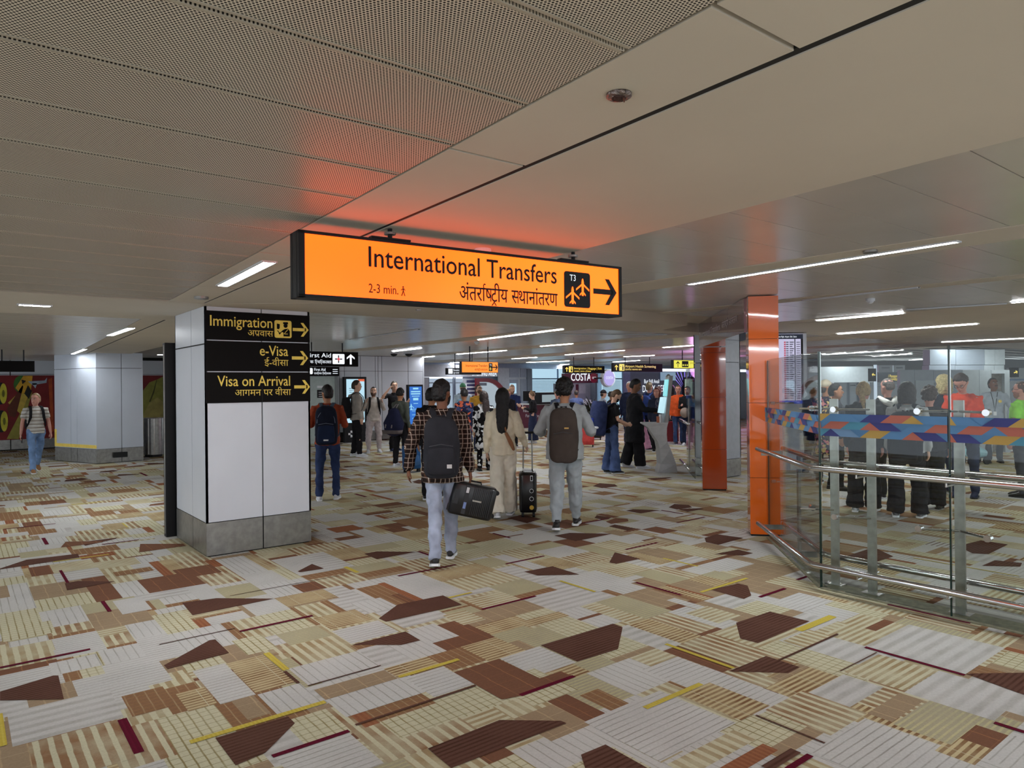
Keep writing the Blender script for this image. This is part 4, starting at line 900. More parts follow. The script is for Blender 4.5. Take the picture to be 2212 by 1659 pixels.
# ---------------- flight information pillar ----------------
dS = 13.6
a = PD(1697, 870, dS); b = PD(1738, 870, dS); 
dx_ = Vector((FW.y, -FW.x, 0)); ang = math.atan2(dx_.y, dx_.x)
t = thing('flight_board', 'tall white flight information screens in a pale pillar behind the orange column', 'display', (a.x, a.y, 0), ang)
sw = (b-a).length; z0_ = PD(1715, 872, dS).z; z1_ = PD(1715, 722, dS).z
MB().box(-.25, .02, 0, sw+.06, .5, 2.62).build('pillar_body', M_white, t)
MB().box(-.2, 0, z0_, sw-.02, .03, z1_).build('screen', glow('board_face', (.60, .58, .80), .92), t)
MB().box(-.2, -.006, z1_-.09, sw-.02, 0, z1_).build('title_bar', mat('board_bar', (.02, .03, .08), .3), t); MB().box(sw*.50, -.006, z0_+.06, sw*.54, 0, z1_-.09).build('column_line', M_joint, t); MB().box(sw-.06, -.006, z0_+.04, sw-.02, 0, z1_-.09).build('column_line', M_joint, t); MB().box(-.2, -.006, z0_, sw-.02, 0, z0_+.06).build('footer_bar', glow('board_blue', (.06, .10, .6), .9), t)
letter(t, 'Time Flight  Airport  Belt  Status', -.14, z1_-.06, .04, M_lit_w, -.008, width=sw)
M_txt = mat('board_text', (.22, .22, .32), .6); m = MB(); m2 = MB()
for i in range(27):
    z = z0_+.10+i*(z1_-z0_-.22)/27
    m.box(sw*.05, -.008, z, sw*(.18), -.004, z+.018); m.box(sw*.24, -.008, z, sw*(.38+.08*((i*7) % 3)/2), -.004, z+.018); m.box(sw*.60, -.008, z, sw*.78, -.004, z+.014); m2.box(-.02, -.008, z-.006, .01, -.004, z+.022)
m.build('text_rows', M_txt, t, kind='stuff'); m2.build('carrier_marks', glow('board_red', (.6, .04, .10), .8), t, kind='stuff')
# ---------------- glass barrier with rails ----------------
GX = 5.56; cor = Vector((GX, 3.0)); endA = Vector((6.93, 4.33)); dA = (endA-cor).normalized(); nA = Vector((-dA.y, dA.x))
gb = thing('glass_barrier', 'glass barrier with steel posts, double handrails and printed band at right', 'barrier', (0, 0, 0))
ZT = 1.93
def pane(a, b, zt, nm='glass_pane'):
    a, b = Vector(a), Vector(b); n_ = Vector((-(b-a).y, (b-a).x)).normalized()*.006
    return MB().prism([tuple(a-n_), tuple(b-n_), tuple(b+n_), tuple(a+n_)], .012, zt).build(nm, M_glass, gb)
pane(cor+dA*.01, endA, ZT); pane((GX, 2.995), (GX, 2.055), ZT); pane((GX, 2.035), (GX, .60), ZT); pane((GX, .58), (GX, -.9), ZT)
pane(endA+dA*.012, endA+dA*.35, 1.90)
M_edge = mat('glass_edge', (.01, .03, .025), .1); m = MB()
for c_, z_ in (((cor.x-.006, cor.y+.004, .97), (.016, .014, 1.92)), ((GX, 2.045, .97), (.012, .010, 1.92)), ((GX, .59, .97), (.012, .010, 1.92)), ((endA.x, endA.y, .97), (.010, .010, 1.90))): MB().cbox(c_, z_).build('glass_edge', M_edge, gb)
# printed film
FT = [('cyan', (84, 132, 178)), ('coral', (178, 100, 84)), ('navy', (52, 58, 124)), ('ochre', (184, 150, 76)), ('teal', (74, 140, 166)), ('sky', (110, 146, 184))]
FM = [mat('film_'+n_, s2l(*c), .55, 0, .02) for n_, c in FT]
film_pat = [[2, 1, 0, 3, 5, 2, 4, 3], [1, 0, 2, 1, 4, 1, 1, 0], [0, 3, 1, 2, 0, 0, 3, 2]]
def film(a, b, z0, z1, cw):
    a, b = Vector(a), Vector(b); d_ = b-a; L_ = d_.length; d_.normalize(); n_ = Vector((d_.y, -d_.x))*.012; mb = MB()
    cnt = [0]; rows = 3; rh = (z1-z0)/rows; cols = int(L_/cw)+1
    def at(u, z): u = max(0, min(L_, u)); q_ = a+d_*u-n_*(1+.012*cnt[0]); return (q_.x, q_.y, z)
    base = 0
    for r in range(rows):
        for c_ in range(-1, cols+1):
            u0 = c_*cw; cnt[0] += 1; sl = cw*.5*(1 if (c_//2+r) % 2 == 0 else -1); k_ = film_pat[r][c_ % 8]
            zz0, zz1 = z0+r*rh, z0+(r+1)*rh
            quad = [(u0, zz0), (u0+cw, zz0), (u0+cw+sl, zz1), (u0+sl, zz1)]
            for qd, kk, lift in ((quad, k_, 0),):
                if qd[1][0] < 0 or qd[0][0] > L_: continue
                mb.add([at(*q_) for q_ in qd], [(0, 1, 2, 3)], kk)
    # backing so that the gaps read as sky blue film
    n2 = n_*.8; bk = [a-n2, b-n2]
    mb.add([(bk[0].x, bk[0].y, z0), (bk[1].x, bk[1].y, z0), (bk[1].x, bk[1].y, z1), (bk[0].x, bk[0].y, z1)], [(0, 1, 2, 3)], 0)
    mb.build('printed_film', FM, gb)
film((GX, 2.055), (GX, 2.995), 1.245, 1.425, .155); film((GX, .60), (GX, 2.035), 1.245, 1.425, .155); film((GX, -.9), (GX, .58), 1.245, 1.425, .155); film(cor+dA*.01, endA+dA*.2, 1.255, 1.41, .155)
# posts
def post(x, y, h, rz=0):
    M_ = Matrix.Translation((x, y, 0)) @ Matrix.Rotation(rz, 4, 'Z')
    MB().cbox((0, 0, h/2), (.022, .066, h)).xf(M_).build('post', M_steel, gb); MB().cbox((0, 0, .006), (.10, .14, .012)).xf(M_).build('base_plate', M_steel, gb)
P1 = (5.74, 2.98); P2 = (5.70, 2.66); P3 = (5.69, 2.03); P4 = (5.69, .6)
post(*P1, 1.54, .0); post(*P2, 1.54); post(*P3, 1.54); post(*P4, 1.54)
pa = endA-dA*.75-nA*.12
post(pa.x, pa.y, 1.0, math.radians(-45))
def rod(a, b, r, nm='standoff_arm', m_=M_steel2): return MB().cyl(a, b, r, 10).build(nm, m_, gb, smooth=False)
for (x, y) in (P2, P3, P4):
    for z in (1.46, .60):
        for s_ in ((-1,) if (x, y) == P2 else (-1, 1)):
            rod((x, y, z), (GX-.01, y+s_*-.22, z), .009); rod((GX-.03, y-s_*.22, z), (GX+.02, y-s_*.22, z), .024, 'clamp_disc')
for z in (1.46, .62):
    rod((P1[0], P1[1], z), (GX+.03, 3.2, z), .009); rod((GX+.12, 3.14, z), (GX+.17, 3.18, z), .024, 'clamp_disc')
    q = endA-nA*.02; rod((q.x-.03, q.y-.09, z), (q.x+.10, q.y-.22, z), .009); rod((q.x-.05, q.y-.04, z), (q.x-.02, q.y-.07, z), .02, 'clamp_disc')
def rail(path, r, nm='handrail'): MB().tube(path, [r]*len(path), 16, round_=True).build(nm, M_steel2, gb, smooth=True)
for z in (.987, .205):
    rail([(6.63, 4.27, z), (5.47, 3.05, z), (5.45, 3.01, z), (5.45, -.9, z)], .0245); rail([(6.75, 4.05, z+.012), (5.70+.12, 3.12, z+.012), (5.80, 3.06, z+.012), (5.80, -.9, z+.012)], .0245)
    for y in (2.66, 2.03, .6): rod((5.45, y, z-.045), (5.80, y, z-.045), .008, 'rail_bracket'); rod((5.45, y, z-.045), (5.45, y, z-.01), .007, 'rail_bracket')
    for f_ in (.28, .92): q = cor+dA*(1.9*f_); MB().cbox((0, 0, z-.055), (.22, .012, .05)).xf(Matrix.Translation((q.x, q.y, 0)) @ Matrix.Rotation(math.radians(-46), 4, 'Z')).build('rail_bracket', M_steel, gb)
MB().prism([(GX-.03, 3.0), (GX-.03, -.9), (GX+.2, -.9), (GX+.2, 3.0)], 0, .010).build('floor_channel', mat('worn_strip', s2l(120, 118, 96), .6, 0, .3, 20), gb)
MB().prism([tuple(cor-nA*.04), tuple(endA-nA*.04), tuple(endA+nA*.03), tuple(cor+nA*.03)], 0, .010).build('floor_channel', mat('worn_strip', s2l(120, 118, 96), .6, 0, .3, 20), gb)
# far glass barrier beyond the portal
q = P(1496, 1030)
g2 = thing('glass_barrier', 'short glass barrier with rails on the far side of the portal', 'barrier', (q.x, q.y, 0), math.atan2(dA.y, dA.x))
MB().box(-.4, -.006, .02, .9, .006, 1.95).build('glass_pane', M_glass, g2); MB().box(-.4, -.008, 1.26, .9, -.007, 1.41).build('printed_film', FM[5], g2)
for z in (.98, .2):
    MB().tube([(-.6, .12, z), (.95, .12, z)], [.025, .025], 12).build('handrail', M_steel2, g2, smooth=True); MB().tube([(-.6, -.12, z), (.95, -.12, z)], [.025, .025], 12).build('handrail', M_steel2, g2, smooth=True)
MB().cbox((.5, 0, .7), (.06, .02, 1.4)).build('post', M_steel, g2)

# ---------------- kiosk ----------------
q = P(1429, 1019)
t = thing('kiosk', 'twisted pale grey self service kiosk stand with tilted screens', 'kiosk', (q.x, q.y, 0), math.atan2(dx_.y, dx_.x))
s_ = depth(q)/F
def kx(px): return (px-1429)*s_
def kz(py): return (1019-py)*s_
M_k = mat('kiosk_shell', s2l(176, 176, 178), .45)
rings = [(0, 1418, 1459), (.16, 1423, 1456), (.45, 1422, 1444), (.58, 1419, 1437), (.72, 1409, 1436), (.85, 1400, 1437), (.92, 1388, 1439), (.945, 1388, 1440)]
v = []; f = []
for i, (z, a_, b_) in enumerate(rings):
    tw = .17+.05*math.sin(z*3); x0_, x1_ = kx(a_), kx(b_); v += [(x0_, -tw+.03*i, z), (x1_, -tw, z), (x1_, tw, z), (x0_, tw, z)]
for i in range(len(rings)-1):
    for k in range(4): f.append((i*4+k, i*4+(k+1) % 4, i*4+4+(k+1) % 4, i*4+4+k))
f += [(3, 2, 1, 0), tuple(len(v)-4+k for k in range(4))]
MB().add(v, f).build('stand', M_k, t)
MB().plate([(kx(1433), .94), (kx(1441), .94), (kx(1452), kz(812)), (kx(1444), kz(812))], -.16, .16).build('mast', M_k, t)
MB().plate([(kx(1425), kz(892)), (kx(1432), kz(892)), (kx(1438), kz(858)), (kx(1431), kz(858))], -.15, .15).build('lower_screen', glow('kiosk_screen', (.55, .85, .95), 1.0), t)
MB().plate([(kx(1437), kz(856)), (kx(1443), kz(856)), (kx(1448), kz(820)), (kx(1441), kz(820))], -.15, .15).build('upper_screen', glow('kiosk_screen2', (.25, .75, .80), 1.0), t)
MB().ball((kx(1446), 0, kz(813)), .04, 12).build('camera_ball', M_steel, t, smooth=True)
MB().cyl((kx(1426), -.1, .945), (kx(1426), -.1, 1.10), .035, 12).build('bottle', M_tw, t)
MB().box(kx(1418), -.12, .945, kx(1423), -.05, 1.06).build('card_box', mat('card', s2l(200, 120, 90), .6), t)
# ---------------- right background: partition, pillar, booths ----------------
w4 = struct('wall_right'); M_part = mat('partition', s2l(176, 184, 188), .4); M_partd = mat('partition_dark', s2l(132, 140, 150), .4)
dP = 16.6
def rp(px0, px1, py0, py1, dep, m, nm='panel', th=.12, parent=w4, lift=0):
    a_ = PD(px0, py1, dep); b_ = PD(px1, py1, dep); c_ = PD((px0+px1)/2, py0, dep); w__ = (b_-a_).length; zz0 = max(0, PD((px0+px1)/2, py1, dep).z)
    o_ = MB().box(0, 0, zz0, w__, th, c_.z).build(nm, m, parent); o_.location = (a_.x, a_.y, 0); o_.rotation_euler = (0, 0, math.atan2(dx_.y, dx_.x)); return o_
for a_, b_, m_ in ((1946, 1977, M_partd), (1977.6, 2018, M_partd), (2018.6, 2081, M_partd), (2081.6, 2117, M_part), (2117.6, 2142, M_part)): rp(a_, b_, 799, 985, dP, m_)
rp(1979, 2018, 822, 905, dP-.02, mat('panel_inset', s2l(146, 154, 162), .4), 'inset', .02)
rp(2142.5, 2144, 799, 985, dP, M_part); rp(2172, 2183, 799, 985, dP, M_part); rp(2142, 2172, 799, 807, dP, M_part); rp(2144, 2172, 807, 985, dP+.1, mat('curtain', s2l(128, 124, 118), .9, 0, .3, 14), 'curtain', .03)
# pillar above the partition
dQ = 17.4
t = struct('pillar')
for a_, b_, m_ in ((2009, 2064.5, M_partd), (2065.2, 2127, M_partd), (2127.4, 2149, M_part), (2149.4, 2171, M_part)):
    rp(a_, b_, 755, 788, dQ, m_, 'panel', .3, t); rp(a_, b_, 789, 960, dQ, m_, 'panel', .3, t)
# booth wall left of the partition
rp(1745, 1886, 792, 826, 24, M_part, 'fascia', .2); rp(1745, 1946, 826, 950, 24.4, mat('booth_glass', s2l(52, 60, 70), .08, 0, .3, 3, spec=.8), 'booth_glass', .1)
rp(1850, 1946, 831, 833, 24.2, M_partd, 'rail', .05); rp(1876, 1880, 826, 950, 24, M_part, 'mullion', .1); rp(1800, 1803, 826, 950, 24, M_part, 'mullion', .1); rp(1892, 1896, 788, 950, 23.4, glow('white_edge', (.6, .7, .85), .8), 'post', .1)
rp(2183, 2260, 795, 818, 24, M_part, 'fascia', .2); rp(2183, 2260, 822, 950, 24.2, mat('booth_glass', s2l(52, 60, 70), .08, 0, .3, 3, spec=.8), 'booth_glass', .1); rp(2183, 2260, 818, 822, 24, mat('blue_frame', s2l(110, 140, 176), .4), 'rail', .1)
rp(1745, 2260, 940, 965, 23, mat('booth_desk', s2l(170, 172, 170), .5), 'desk_front', .5)
rp(1745, 2300, 778, 990, 30, mat('rear_wall', s2l(120, 124, 128), .6), 'rear_wall', .2)
def dsign(px0, py0, px1, py1, dep, label, build, face=M_signblk):
    a_ = PD(px0, py1, dep); b_ = PD(px1, py1, dep); w__ = (b_-a_).length; h_ = (py1-py0)/F*dep
    t_ = thing('hanging_sign', label, 'sign', (a_.x, a_.y, a_.z), math.atan2(dx_.y, dx_.x)); MB().box(0, 0, 0, w__, .08, h_).build('board', face, t_); build(t_, w__, h_); return t_
def bl(t_, w__, h_): arrow(t_, w__*.6, h_*.52, w__*.5, M_lit_y, PI*.93, -.004, w=.26)
def br_(t_, w__, h_): arrow(t_, w__*.6, h_*.52, w__*.5, M_lit_y, .35, -.004, w=.26)
def bp_(t_, w__, h_): letter(t_, '/ Passport C', w__*.42, h_*.45, h_*.36, M_lit_y, -.006, width=w__*.55); letter(t_, HI['passport'], w__*.42, h_*.12, h_*.3, M_lit_y, -.006, width=w__*.42)
dsign(1878, 796, 1893, 824, 22, 'dark sign with yellow left arrow above the booths', bl); dsign(1898, 804, 1947, 825, 22, 'dark Passport sign with yellow letters above the booths', bp_, mat('slate', (.03, .035, .045), .4)); dsign(2184, 794, 2201, 815, 20, 'dark sign with yellow right arrow beside the grey partition', br_)
for a_, b_ in ((1898, 1928), (1931, 1955)):
    dsign(a_, 789, b_, 804, 21.5, 'pale hanging panel over the Passport sign, %s one' % ('wider left' if a_ < 1900 else 'narrower right'), lambda t_, w__, h_: pic(t_, [[(w__*.2, h_*.55), (w__*.8, h_*.55), (w__*.8, h_*.7), (w__*.2, h_*.7)]], M_mgrey, -.003), mat('pale_sign', s2l(180, 190, 200), .5))
# reflection-bright poster glass panel left of the corner is plain glass; queue scooter
q = P(2105, 1003); t = thing('ride_on_case', 'light blue childs ride-on case with dark wheels beyond the queue', 'ride-on toy', (q.x, q.y, 0), 1.2)
M_lb = mat('light_blue_plastic', s2l(150, 196, 206), .35)
MB().tube([(0, -.2, .22), (0, 0, .26), (0, .2, .24)], [(.10, .09), (.12, .12), (.09, .08)], 14, 2.6, (1, 0, 0), round_=True).build('body', M_lb, t, smooth=True); MB().tube([(0, .18, .28), (0, .2, .5)], [.03, .03], 10).build('neck', M_lb, t, smooth=True); MB().cyl((-.16, .2, .5), (.16, .2, .5), .018, 10).build('handlebar', M_black, t); MB().ball((0, .2, .52), (.08, .06, .06), 10).build('head_piece', M_lb, t, smooth=True)
for a_, b_ in ((-.1, -.2), (.1, -.2), (-.1, .2), (.1, .2)): MB().cyl((a_-.02, b_, .08), (a_+.02, b_, .08), .08, 16).build('wheel', M_black, t)
# palm in pot by the cafe
q = PD(1279, 930, 22.2); t = thing('potted_palm', 'bushy dark green palm in a pale planter by the cafe queue', 'plant', (q.x, q.y, 0)); MB().tube([(0, 0, 0), (0, 0, .42)], [.17, .22], 16).build('planter', M_tw, t)
M_leaf = mat('palm_leaf', s2l(44, 50, 34), .6, 0, .3); m = MB()
for i in range(70):
    a_ = rnd.uniform(0, 2*PI); el = rnd.uniform(.1, 1.3); L_ = rnd.uniform(.35, .75); p0 = Vector((0, 0, rnd.uniform(.4, .9))); d_ = Vector((math.cos(a_)*math.cos(el), math.sin(a_)*math.cos(el), math.sin(el)))
    s__ = d_.cross(Vector((0, 0, 1))).normalized()*.03; m1 = p0+d_*L_*.6; e_ = p0+d_*L_+Vector((0, 0, -.12)); m.add([p0-s__*.4, m1-s__, e_, m1+s__, p0+s__*.4], [(0, 1, 2, 3, 4)])
m.build('leaves', M_leaf, t)
# ---------------- people ----------------
TEXW = bpy.data.textures.new('wrinkle', 'CLOUDS'); TEXW.noise_scale = .09; TEXW.noise_depth = 1
TEXH = bpy.data.textures.new('hair_strands', 'CLOUDS'); TEXH.noise_scale = .03
SK = {'light': (214, 170, 146), 'tan': (176, 124, 92), 'brown': (122, 80, 58), 'dark': (88, 58, 42), 'pink': (208, 150, 134)}
def skin_obj(mb, name, m, parent, vox, sm=3, wr=0., tex=None, label=None):
    o = mb.build(name, m, parent, True, label); r = o.modifiers.new('remesh', 'REMESH'); r.mode = 'VOXEL'; r.voxel_size = vox; r.use_smooth_shade = True
    s = o.modifiers.new('smooth', 'SMOOTH'); s.iterations = sm; s.factor = .5
    if wr:
        d = o.modifiers.new('folds', 'DISPLACE'); d.texture = tex or TEXW; d.strength = wr; d.mid_level = .5; d.texture_coords = 'LOCAL'
    return o
def V3(*a): return Vector(a)
CAST = []
def person(label, px, fy, ty, head=0., d=None, sk='light', top=None, topm=None, sleeve='long', fit=1.0, bottom='straight', botm=None, shoem=None, solem=None,
           hair='short', hairc=(30, 24, 22), arms=None, legs=None, lean=0., nod=0., turn=0., vox=None, hem=.86, collar=0, hood=None, female=False, wide=1.0, glasses=False, beard=None, hatc=None, group=None, cat='person'):
    q = P(px, fy) if d is None else PD(px, 830, d)
    dep = depth((q.x, q.y, H)); hor = 832.5-(px-1106)*.00995+ .0
    Ht = 1.68+(hor-ty)*dep/F; sc = Ht/1.755
    az = math.atan2(q.x, q.y)+math.radians(head)
    root = thing('person', label, cat, (q.x, q.y, 0), -az, group); root.scale = (sc, sc, sc)
    if vox is None: vox = .0085 if dep < 9.5 else .012 if dep < 14 else .016
    cv = vox*1.35; NS = 12
    sh = .165 if female else .185; hipw = .088
    legs = legs or ((4, 4, .06), (-3, 3, .06)); ln = math.radians(lean)
    # legs: (thigh pitch, knee bend, splay) for right, left
    def leg(sd, th, kn, sp):
        a = math.radians(th); b = math.radians(th-kn)
        h = V3(sd*hipw, 0, 0); k = h+V3(sd*sp*.42, math.sin(a), -math.cos(a))*.425; an = k+V3(sd*sp*.1, math.sin(b), -math.cos(b))*.425
        return h, k, an, b
    LR = [leg(1, *legs[0]), leg(-1, *legs[1])]
    foot = []; zmin = 1e9
    for h, k, an, b in LR:
        pit = min(0, b+.12)*1.0 if b < -.12 else 0; foot.append(pit)
        zmin = min(zmin, an.z-.085+ (0 if pit > -.15 else .05*pit*3))
    pz = -zmin; pel = V3(0, 0, pz)
    LR = [(h+pel, k+pel, an+pel, b) for h, k, an, b in LR]
    def sp(x, y, z): # spine point z above the pelvis
        return pel+V3(x, y*math.cos(ln)+z*math.sin(ln), z*math.cos(ln)-y*math.sin(ln))
    N0 = sp(0, -.01, .56); Hc = N0+V3(0, math.sin(ln+math.radians(nod)*.4)*.15+.012, math.cos(ln)*.128)
    HM = Matrix.Translation(Hc) @ Matrix.Rotation(-math.radians(turn), 4, 'Z') @ Matrix.Rotation(-math.radians(nod)-ln*.5, 4, 'X')
    aw = arms or (((.12, -.03, -1), (.06, .18, -1)), ((.12, .03, -1), (.06, .2, -1)))
    AR = []
    for sd, (u, f) in zip((1, -1), aw):
        s_ = sp(sd*sh, -.005, .475); u = V3(sd*u[0], u[1], u[2]).normalized(); f = V3(sd*f[0], f[1], f[2]).normalized(); e = s_+u*.285; w = e+f*.255; AR.append((s_, e, w, u, f, sd))
    # body: one continuous surface
    b = MB()
    b.tube([sp(0, 0, -.10), sp(0, 0, 0), sp(0, 0, .12), sp(0, 0, .28), sp(0, 0, .42), sp(0, -.005, .50)], [(.11, .08), (.145, .10), (.125, .09), (.145, .10), (.155, .095), (.09, .06)], 16)
    b.tube([sp(0, -.005, .46), N0, Hc+V3(0, -.01, -.05)], [(.062, .058), (.050, .054), (.050, .055)], 12)
    for (s_, e, w, u, f, sd) in AR:
        b.tube([s_+V3(-sd*.05, 0, .0), s_, s_.lerp(e, .5), e, e.lerp(w, .35), w], [.045, .050, .043, .036, .037, .025], 10, round_=True)
        # hand
        hm = w+f*.045; nrm = V3(-sd, .25, 0); nrm = (nrm-f*nrm.dot(f)).normalized(); wd = f.cross(nrm)
        fw = 1.0 if dep < 10 else 1.25
        b.tube([w-f*.01, w+f*.03, w+f*.085], [(.022, .015), (.035, .016), (.038, .014)], 10, side=tuple(wd))
        for i in range(4):
            o_ = wd*(.028-.0187*i); L_ = (.062, .072, .068, .052)[i]; p0 = w+f*.08+o_; p1 = p0+f*L_*.5+nrm*.010; p2 = p1+f*L_*.40+nrm*.022
            b.tube([p0, p1, p2], [.0088*fw, .0082*fw, .0068*fw], 6, round_=True)
        p0 = w+f*.02+wd*.03; b.tube([p0, p0+f*.03+wd*.018+nrm*.012, p0+f*.062+wd*.022+nrm*.022], [.012*fw, .0105*fw, .008*fw], 6, round_=True)
    for (h, k, an, bb), sd in zip(LR, (1, -1)):
        b.tube([h+V3(0, 0, .04), h.lerp(k, .4), k, k.lerp(an, .35), an, an+V3(0, .03, -.04)], [.075, .068, .05, .05, .034, .035], 10)
    hv = MB()
    hv.tube([(0, .052, -.118), (0, .04, -.10), (0, .018, -.06), (0, 0, 0), (0, -.004, .05), (0, -.006, .09), (0, -.004, .112), (0, 0, .120)],
            [(.020, .018), (.046, .046), (.062, .074), (.072, .088), (.075, .096), (.064, .080), (.036, .046), (.01, .012)], 18)
    hv.tube([(0, .088, .02), (0, .104, -.012), (0, .100, -.028)], [(.008, .008), (.014, .012), (.012, .008)], 8, round_=True)
    hv.tube([(0, .080, -.052), (0, .086, -.060), (0, .080, -.070)], [(.020, .006), (.024, .008), (.02, .006)], 8)
    hv.tube([(-.045, .072, .036), (0, .090, .036), (.045, .072, .036)], [.007]*3, 6)
    for sd in (-1, 1): hv.tube([(sd*.070, -.008, .02), (sd*.080, -.016, 0), (sd*.072, -.006, -.03)], [(.006, .016), (.009, .018), (.006, .010)], 8, side=(1, 0, 0))
    HM = HM @ Matrix.Scale(1.06, 4); hv.xf(HM); b.add(hv.v, hv.f)
    skm = mat('skin_'+sk, s2l(*SK[sk]), .5, 0, .05, 20, spec=.35)
    body = skin_obj(b, 'body', skm, root, vox, 2)
    # face details
    m = MB(); m2 = MB(); m3 = MB()
    for sd in (-1, 1):
        m.ball((sd*.030, .079, .014), (.013, .008, .007), 8); m2.ball((sd*.030, .086, .014), (.006, .004, .006), 8)
        m3.tube([(sd*.014, .092, .034), (sd*.032, .088, .040), (sd*.048, .076, .034)], [(.003, .005)]*3, 6)
    back = abs(((head+turn+180) % 360)-180) < 70
    if not back:
        ey_ = m.xf(HM).build('eyes', M_tw, root, True); m2.xf(HM).build('pupils', M_black, ey_, True); m3.xf(HM).build('eyebrows', mat('brow', s2l(*[int(c*.8) for c in hairc]), .9), root, True)
        mb_ = MB().tube([(-.024, .082, -.059), (0, .093, -.060), (.024, .082, -.059)], [(.004, .004), (.006, .006), (.004, .004)], 6); mb_.xf(HM).build('lips', mat('lips', s2l(*[int(c*f_) for c, f_ in zip(SK[sk], (.85, .62, .62))]), .5), root, True)
    # hair
    hm_ = mat('hair_%d_%d_%d' % hairc, s2l(*hairc), .55, 0, .3, 40, .5, .4); hb = MB(); n, mr = 26, 16; vs = []
    style = hair
    for i in range(mr+1):
        ph = -PI/2+PI*i/mr
        for k in range(n):
            th = 2*PI*k/n; dx, dy, dz = math.cos(ph)*math.sin(th), math.cos(ph)*math.cos(th), math.sin(ph)
            fr = dy   # +1 front
            zl = {'short': -.58, 'fade': -.38, 'bald': 2, 'long': -.75, 'bob': -.85, 'pony': -.45, 'bun': -.45, 'cap': .0, 'curly': -.45, 'messy': -.35}.get(style, -.3)
            line = zl if fr < -.1 else zl+(fr+.1)*(.62-zl)/.75 if fr < .65 else .62
            if style == 'cap': line = .12
            if style in ('short', 'curly', 'messy', 'fade') and -.45 < fr < .5: line = max(line, .02+max(0, fr)*.8)
            if style in ('long', 'bob') and fr < .45: line = zl if fr < .35 else .2
            th_ = {'short': .016, 'fade': .009, 'long': .022, 'bob': .030, 'pony': .014, 'bun': .014, 'cap': .014, 'curly': .034, 'messy': .022, 'bald': 0}.get(style, .012)
            on = dz > line
            if style == 'bald': on = False
            ex = th_*(1 if dz > line+.12 or style in ('bob', 'long') else .6)+(rnd.uniform(-.3, .3)*th_ if style in ('curly', 'messy') else 0)
            r = (.0745+ex, .098+ex, .118+ex) if on else (.060, .070, .10)
            vs.append(V3(dx*r[0], dy*r[1]-.006, dz*r[2]+.004))
    f_ = [(i*n+k, i*n+(k+1) % n, (i+1)*n+(k+1) % n, (i+1)*n+k) for i in range(mr) for k in range(n)]
    hb.add(vs, [q_[::-1] for q_ in f_])
    if style == 'long':
        hb.tube([(0, -.07, .03), (0, -.095, -.10), (0, -.11, -.22), (0, -.125, -.36), (0, -.12, -.46), (0, -.11, -.50)], [(.066, .04), (.082, .04), (.084, .035), (.072, .03), (.05, .022), (.022, .012)], 14)
    if style == 'mid': pass
    if style == 'shag':
        pass
    if style == 'bob': hb.tube([(0, -.03, .02), (0, -.035, -.08), (0, -.035, -.13)], [(.10, .085), (.105, .08), (.09, .065)], 16)
    if style == 'pony': hb.tube([(0, -.10, .04), (0, -.135, .0), (.01, -.14, -.10), (.02, -.12, -.22)], [.022, .030, .034, .012], 10, round_=True)
    if style == 'bun': hb.ball((0, -.04, .135), .034, 10)
    if style == 'cap': pass
    if style != 'bald' or beard:
        if style == 'bald': hb = MB()
        hb.xf(HM)
        if hb.v: 
            _sm = 1; o = hb.build('cap_crown' if style == 'cap' else 'hair', (cloth('cap', hatc) if style == 'cap' and hatc else hm_), root, True)
            if style in ('short', 'fade', 'bun'): s_ = o.modifiers.new('s', 'SUBSURF'); s_.levels = s_.render_levels = 1 if dep > 9.5 else 2; d_ = o.modifiers.new('strands', 'DISPLACE'); d_.texture = TEXH; d_.strength = .014; d_.texture_coords = 'LOCAL'
            if style in ('long', 'pony', 'bob', 'curly', 'messy'):
                r_ = o.modifiers.new('remesh', 'REMESH'); r_.mode = 'VOXEL'; r_.voxel_size = min(vox, .009); r_.use_smooth_shade = True; d_ = o.modifiers.new('strands', 'DISPLACE'); d_.texture = TEXH; d_.strength = .012 if style != 'curly' else .03; d_.texture_coords = 'LOCAL'
    if style == 'cap':
        w_ = MB().tube([(0, .06, .035), (0, .12, .030), (0, .165, .018)], [(.068, .006), (.066, .005), (.04, .004)], 14); w_.xf(HM).build('cap_brim', cloth('cap', hatc or (30, 30, 34)), o, True)
        w_ = MB().tube([(0, -.045, .0), (0, -.055, -.05), (0, -.05, -.075)], [(.074, .052), (.066, .045), (.05, .03)], 14); w_.xf(HM).build('hair', hm_, root, True)
    if style == 'fade' or style == 'short':
        pass
    if beard:
        w_ = MB().tube([(0, .060, -.112), (0, .052, -.095), (0, .032, -.065), (0, .02, -.03)], [(.03, .024), (.051, .048), (.066, .066), (.074, .062)], 16); w_.xf(HM).build('beard', mat('beard', s2l(*beard), .9, 0, .2, 60), root, True)
    if glasses:
        w_ = MB()
        for sd in (-1, 1): w_.tube([(sd*.032+.020*math.cos(a_), .098, .014+.016*math.sin(a_)) for a_ in [2*PI*i/12 for i in range(13)]], [.0022]*13, 6, cap=False); w_.tube([(sd*.052, .096, .018), (sd*.078, .0, .014)], [.0022]*2, 6)
        w_.tube([(-.012, .099, .018), (.012, .099, .018)], [.0022]*2, 6); w_.xf(HM).build('glasses', M_black, root)
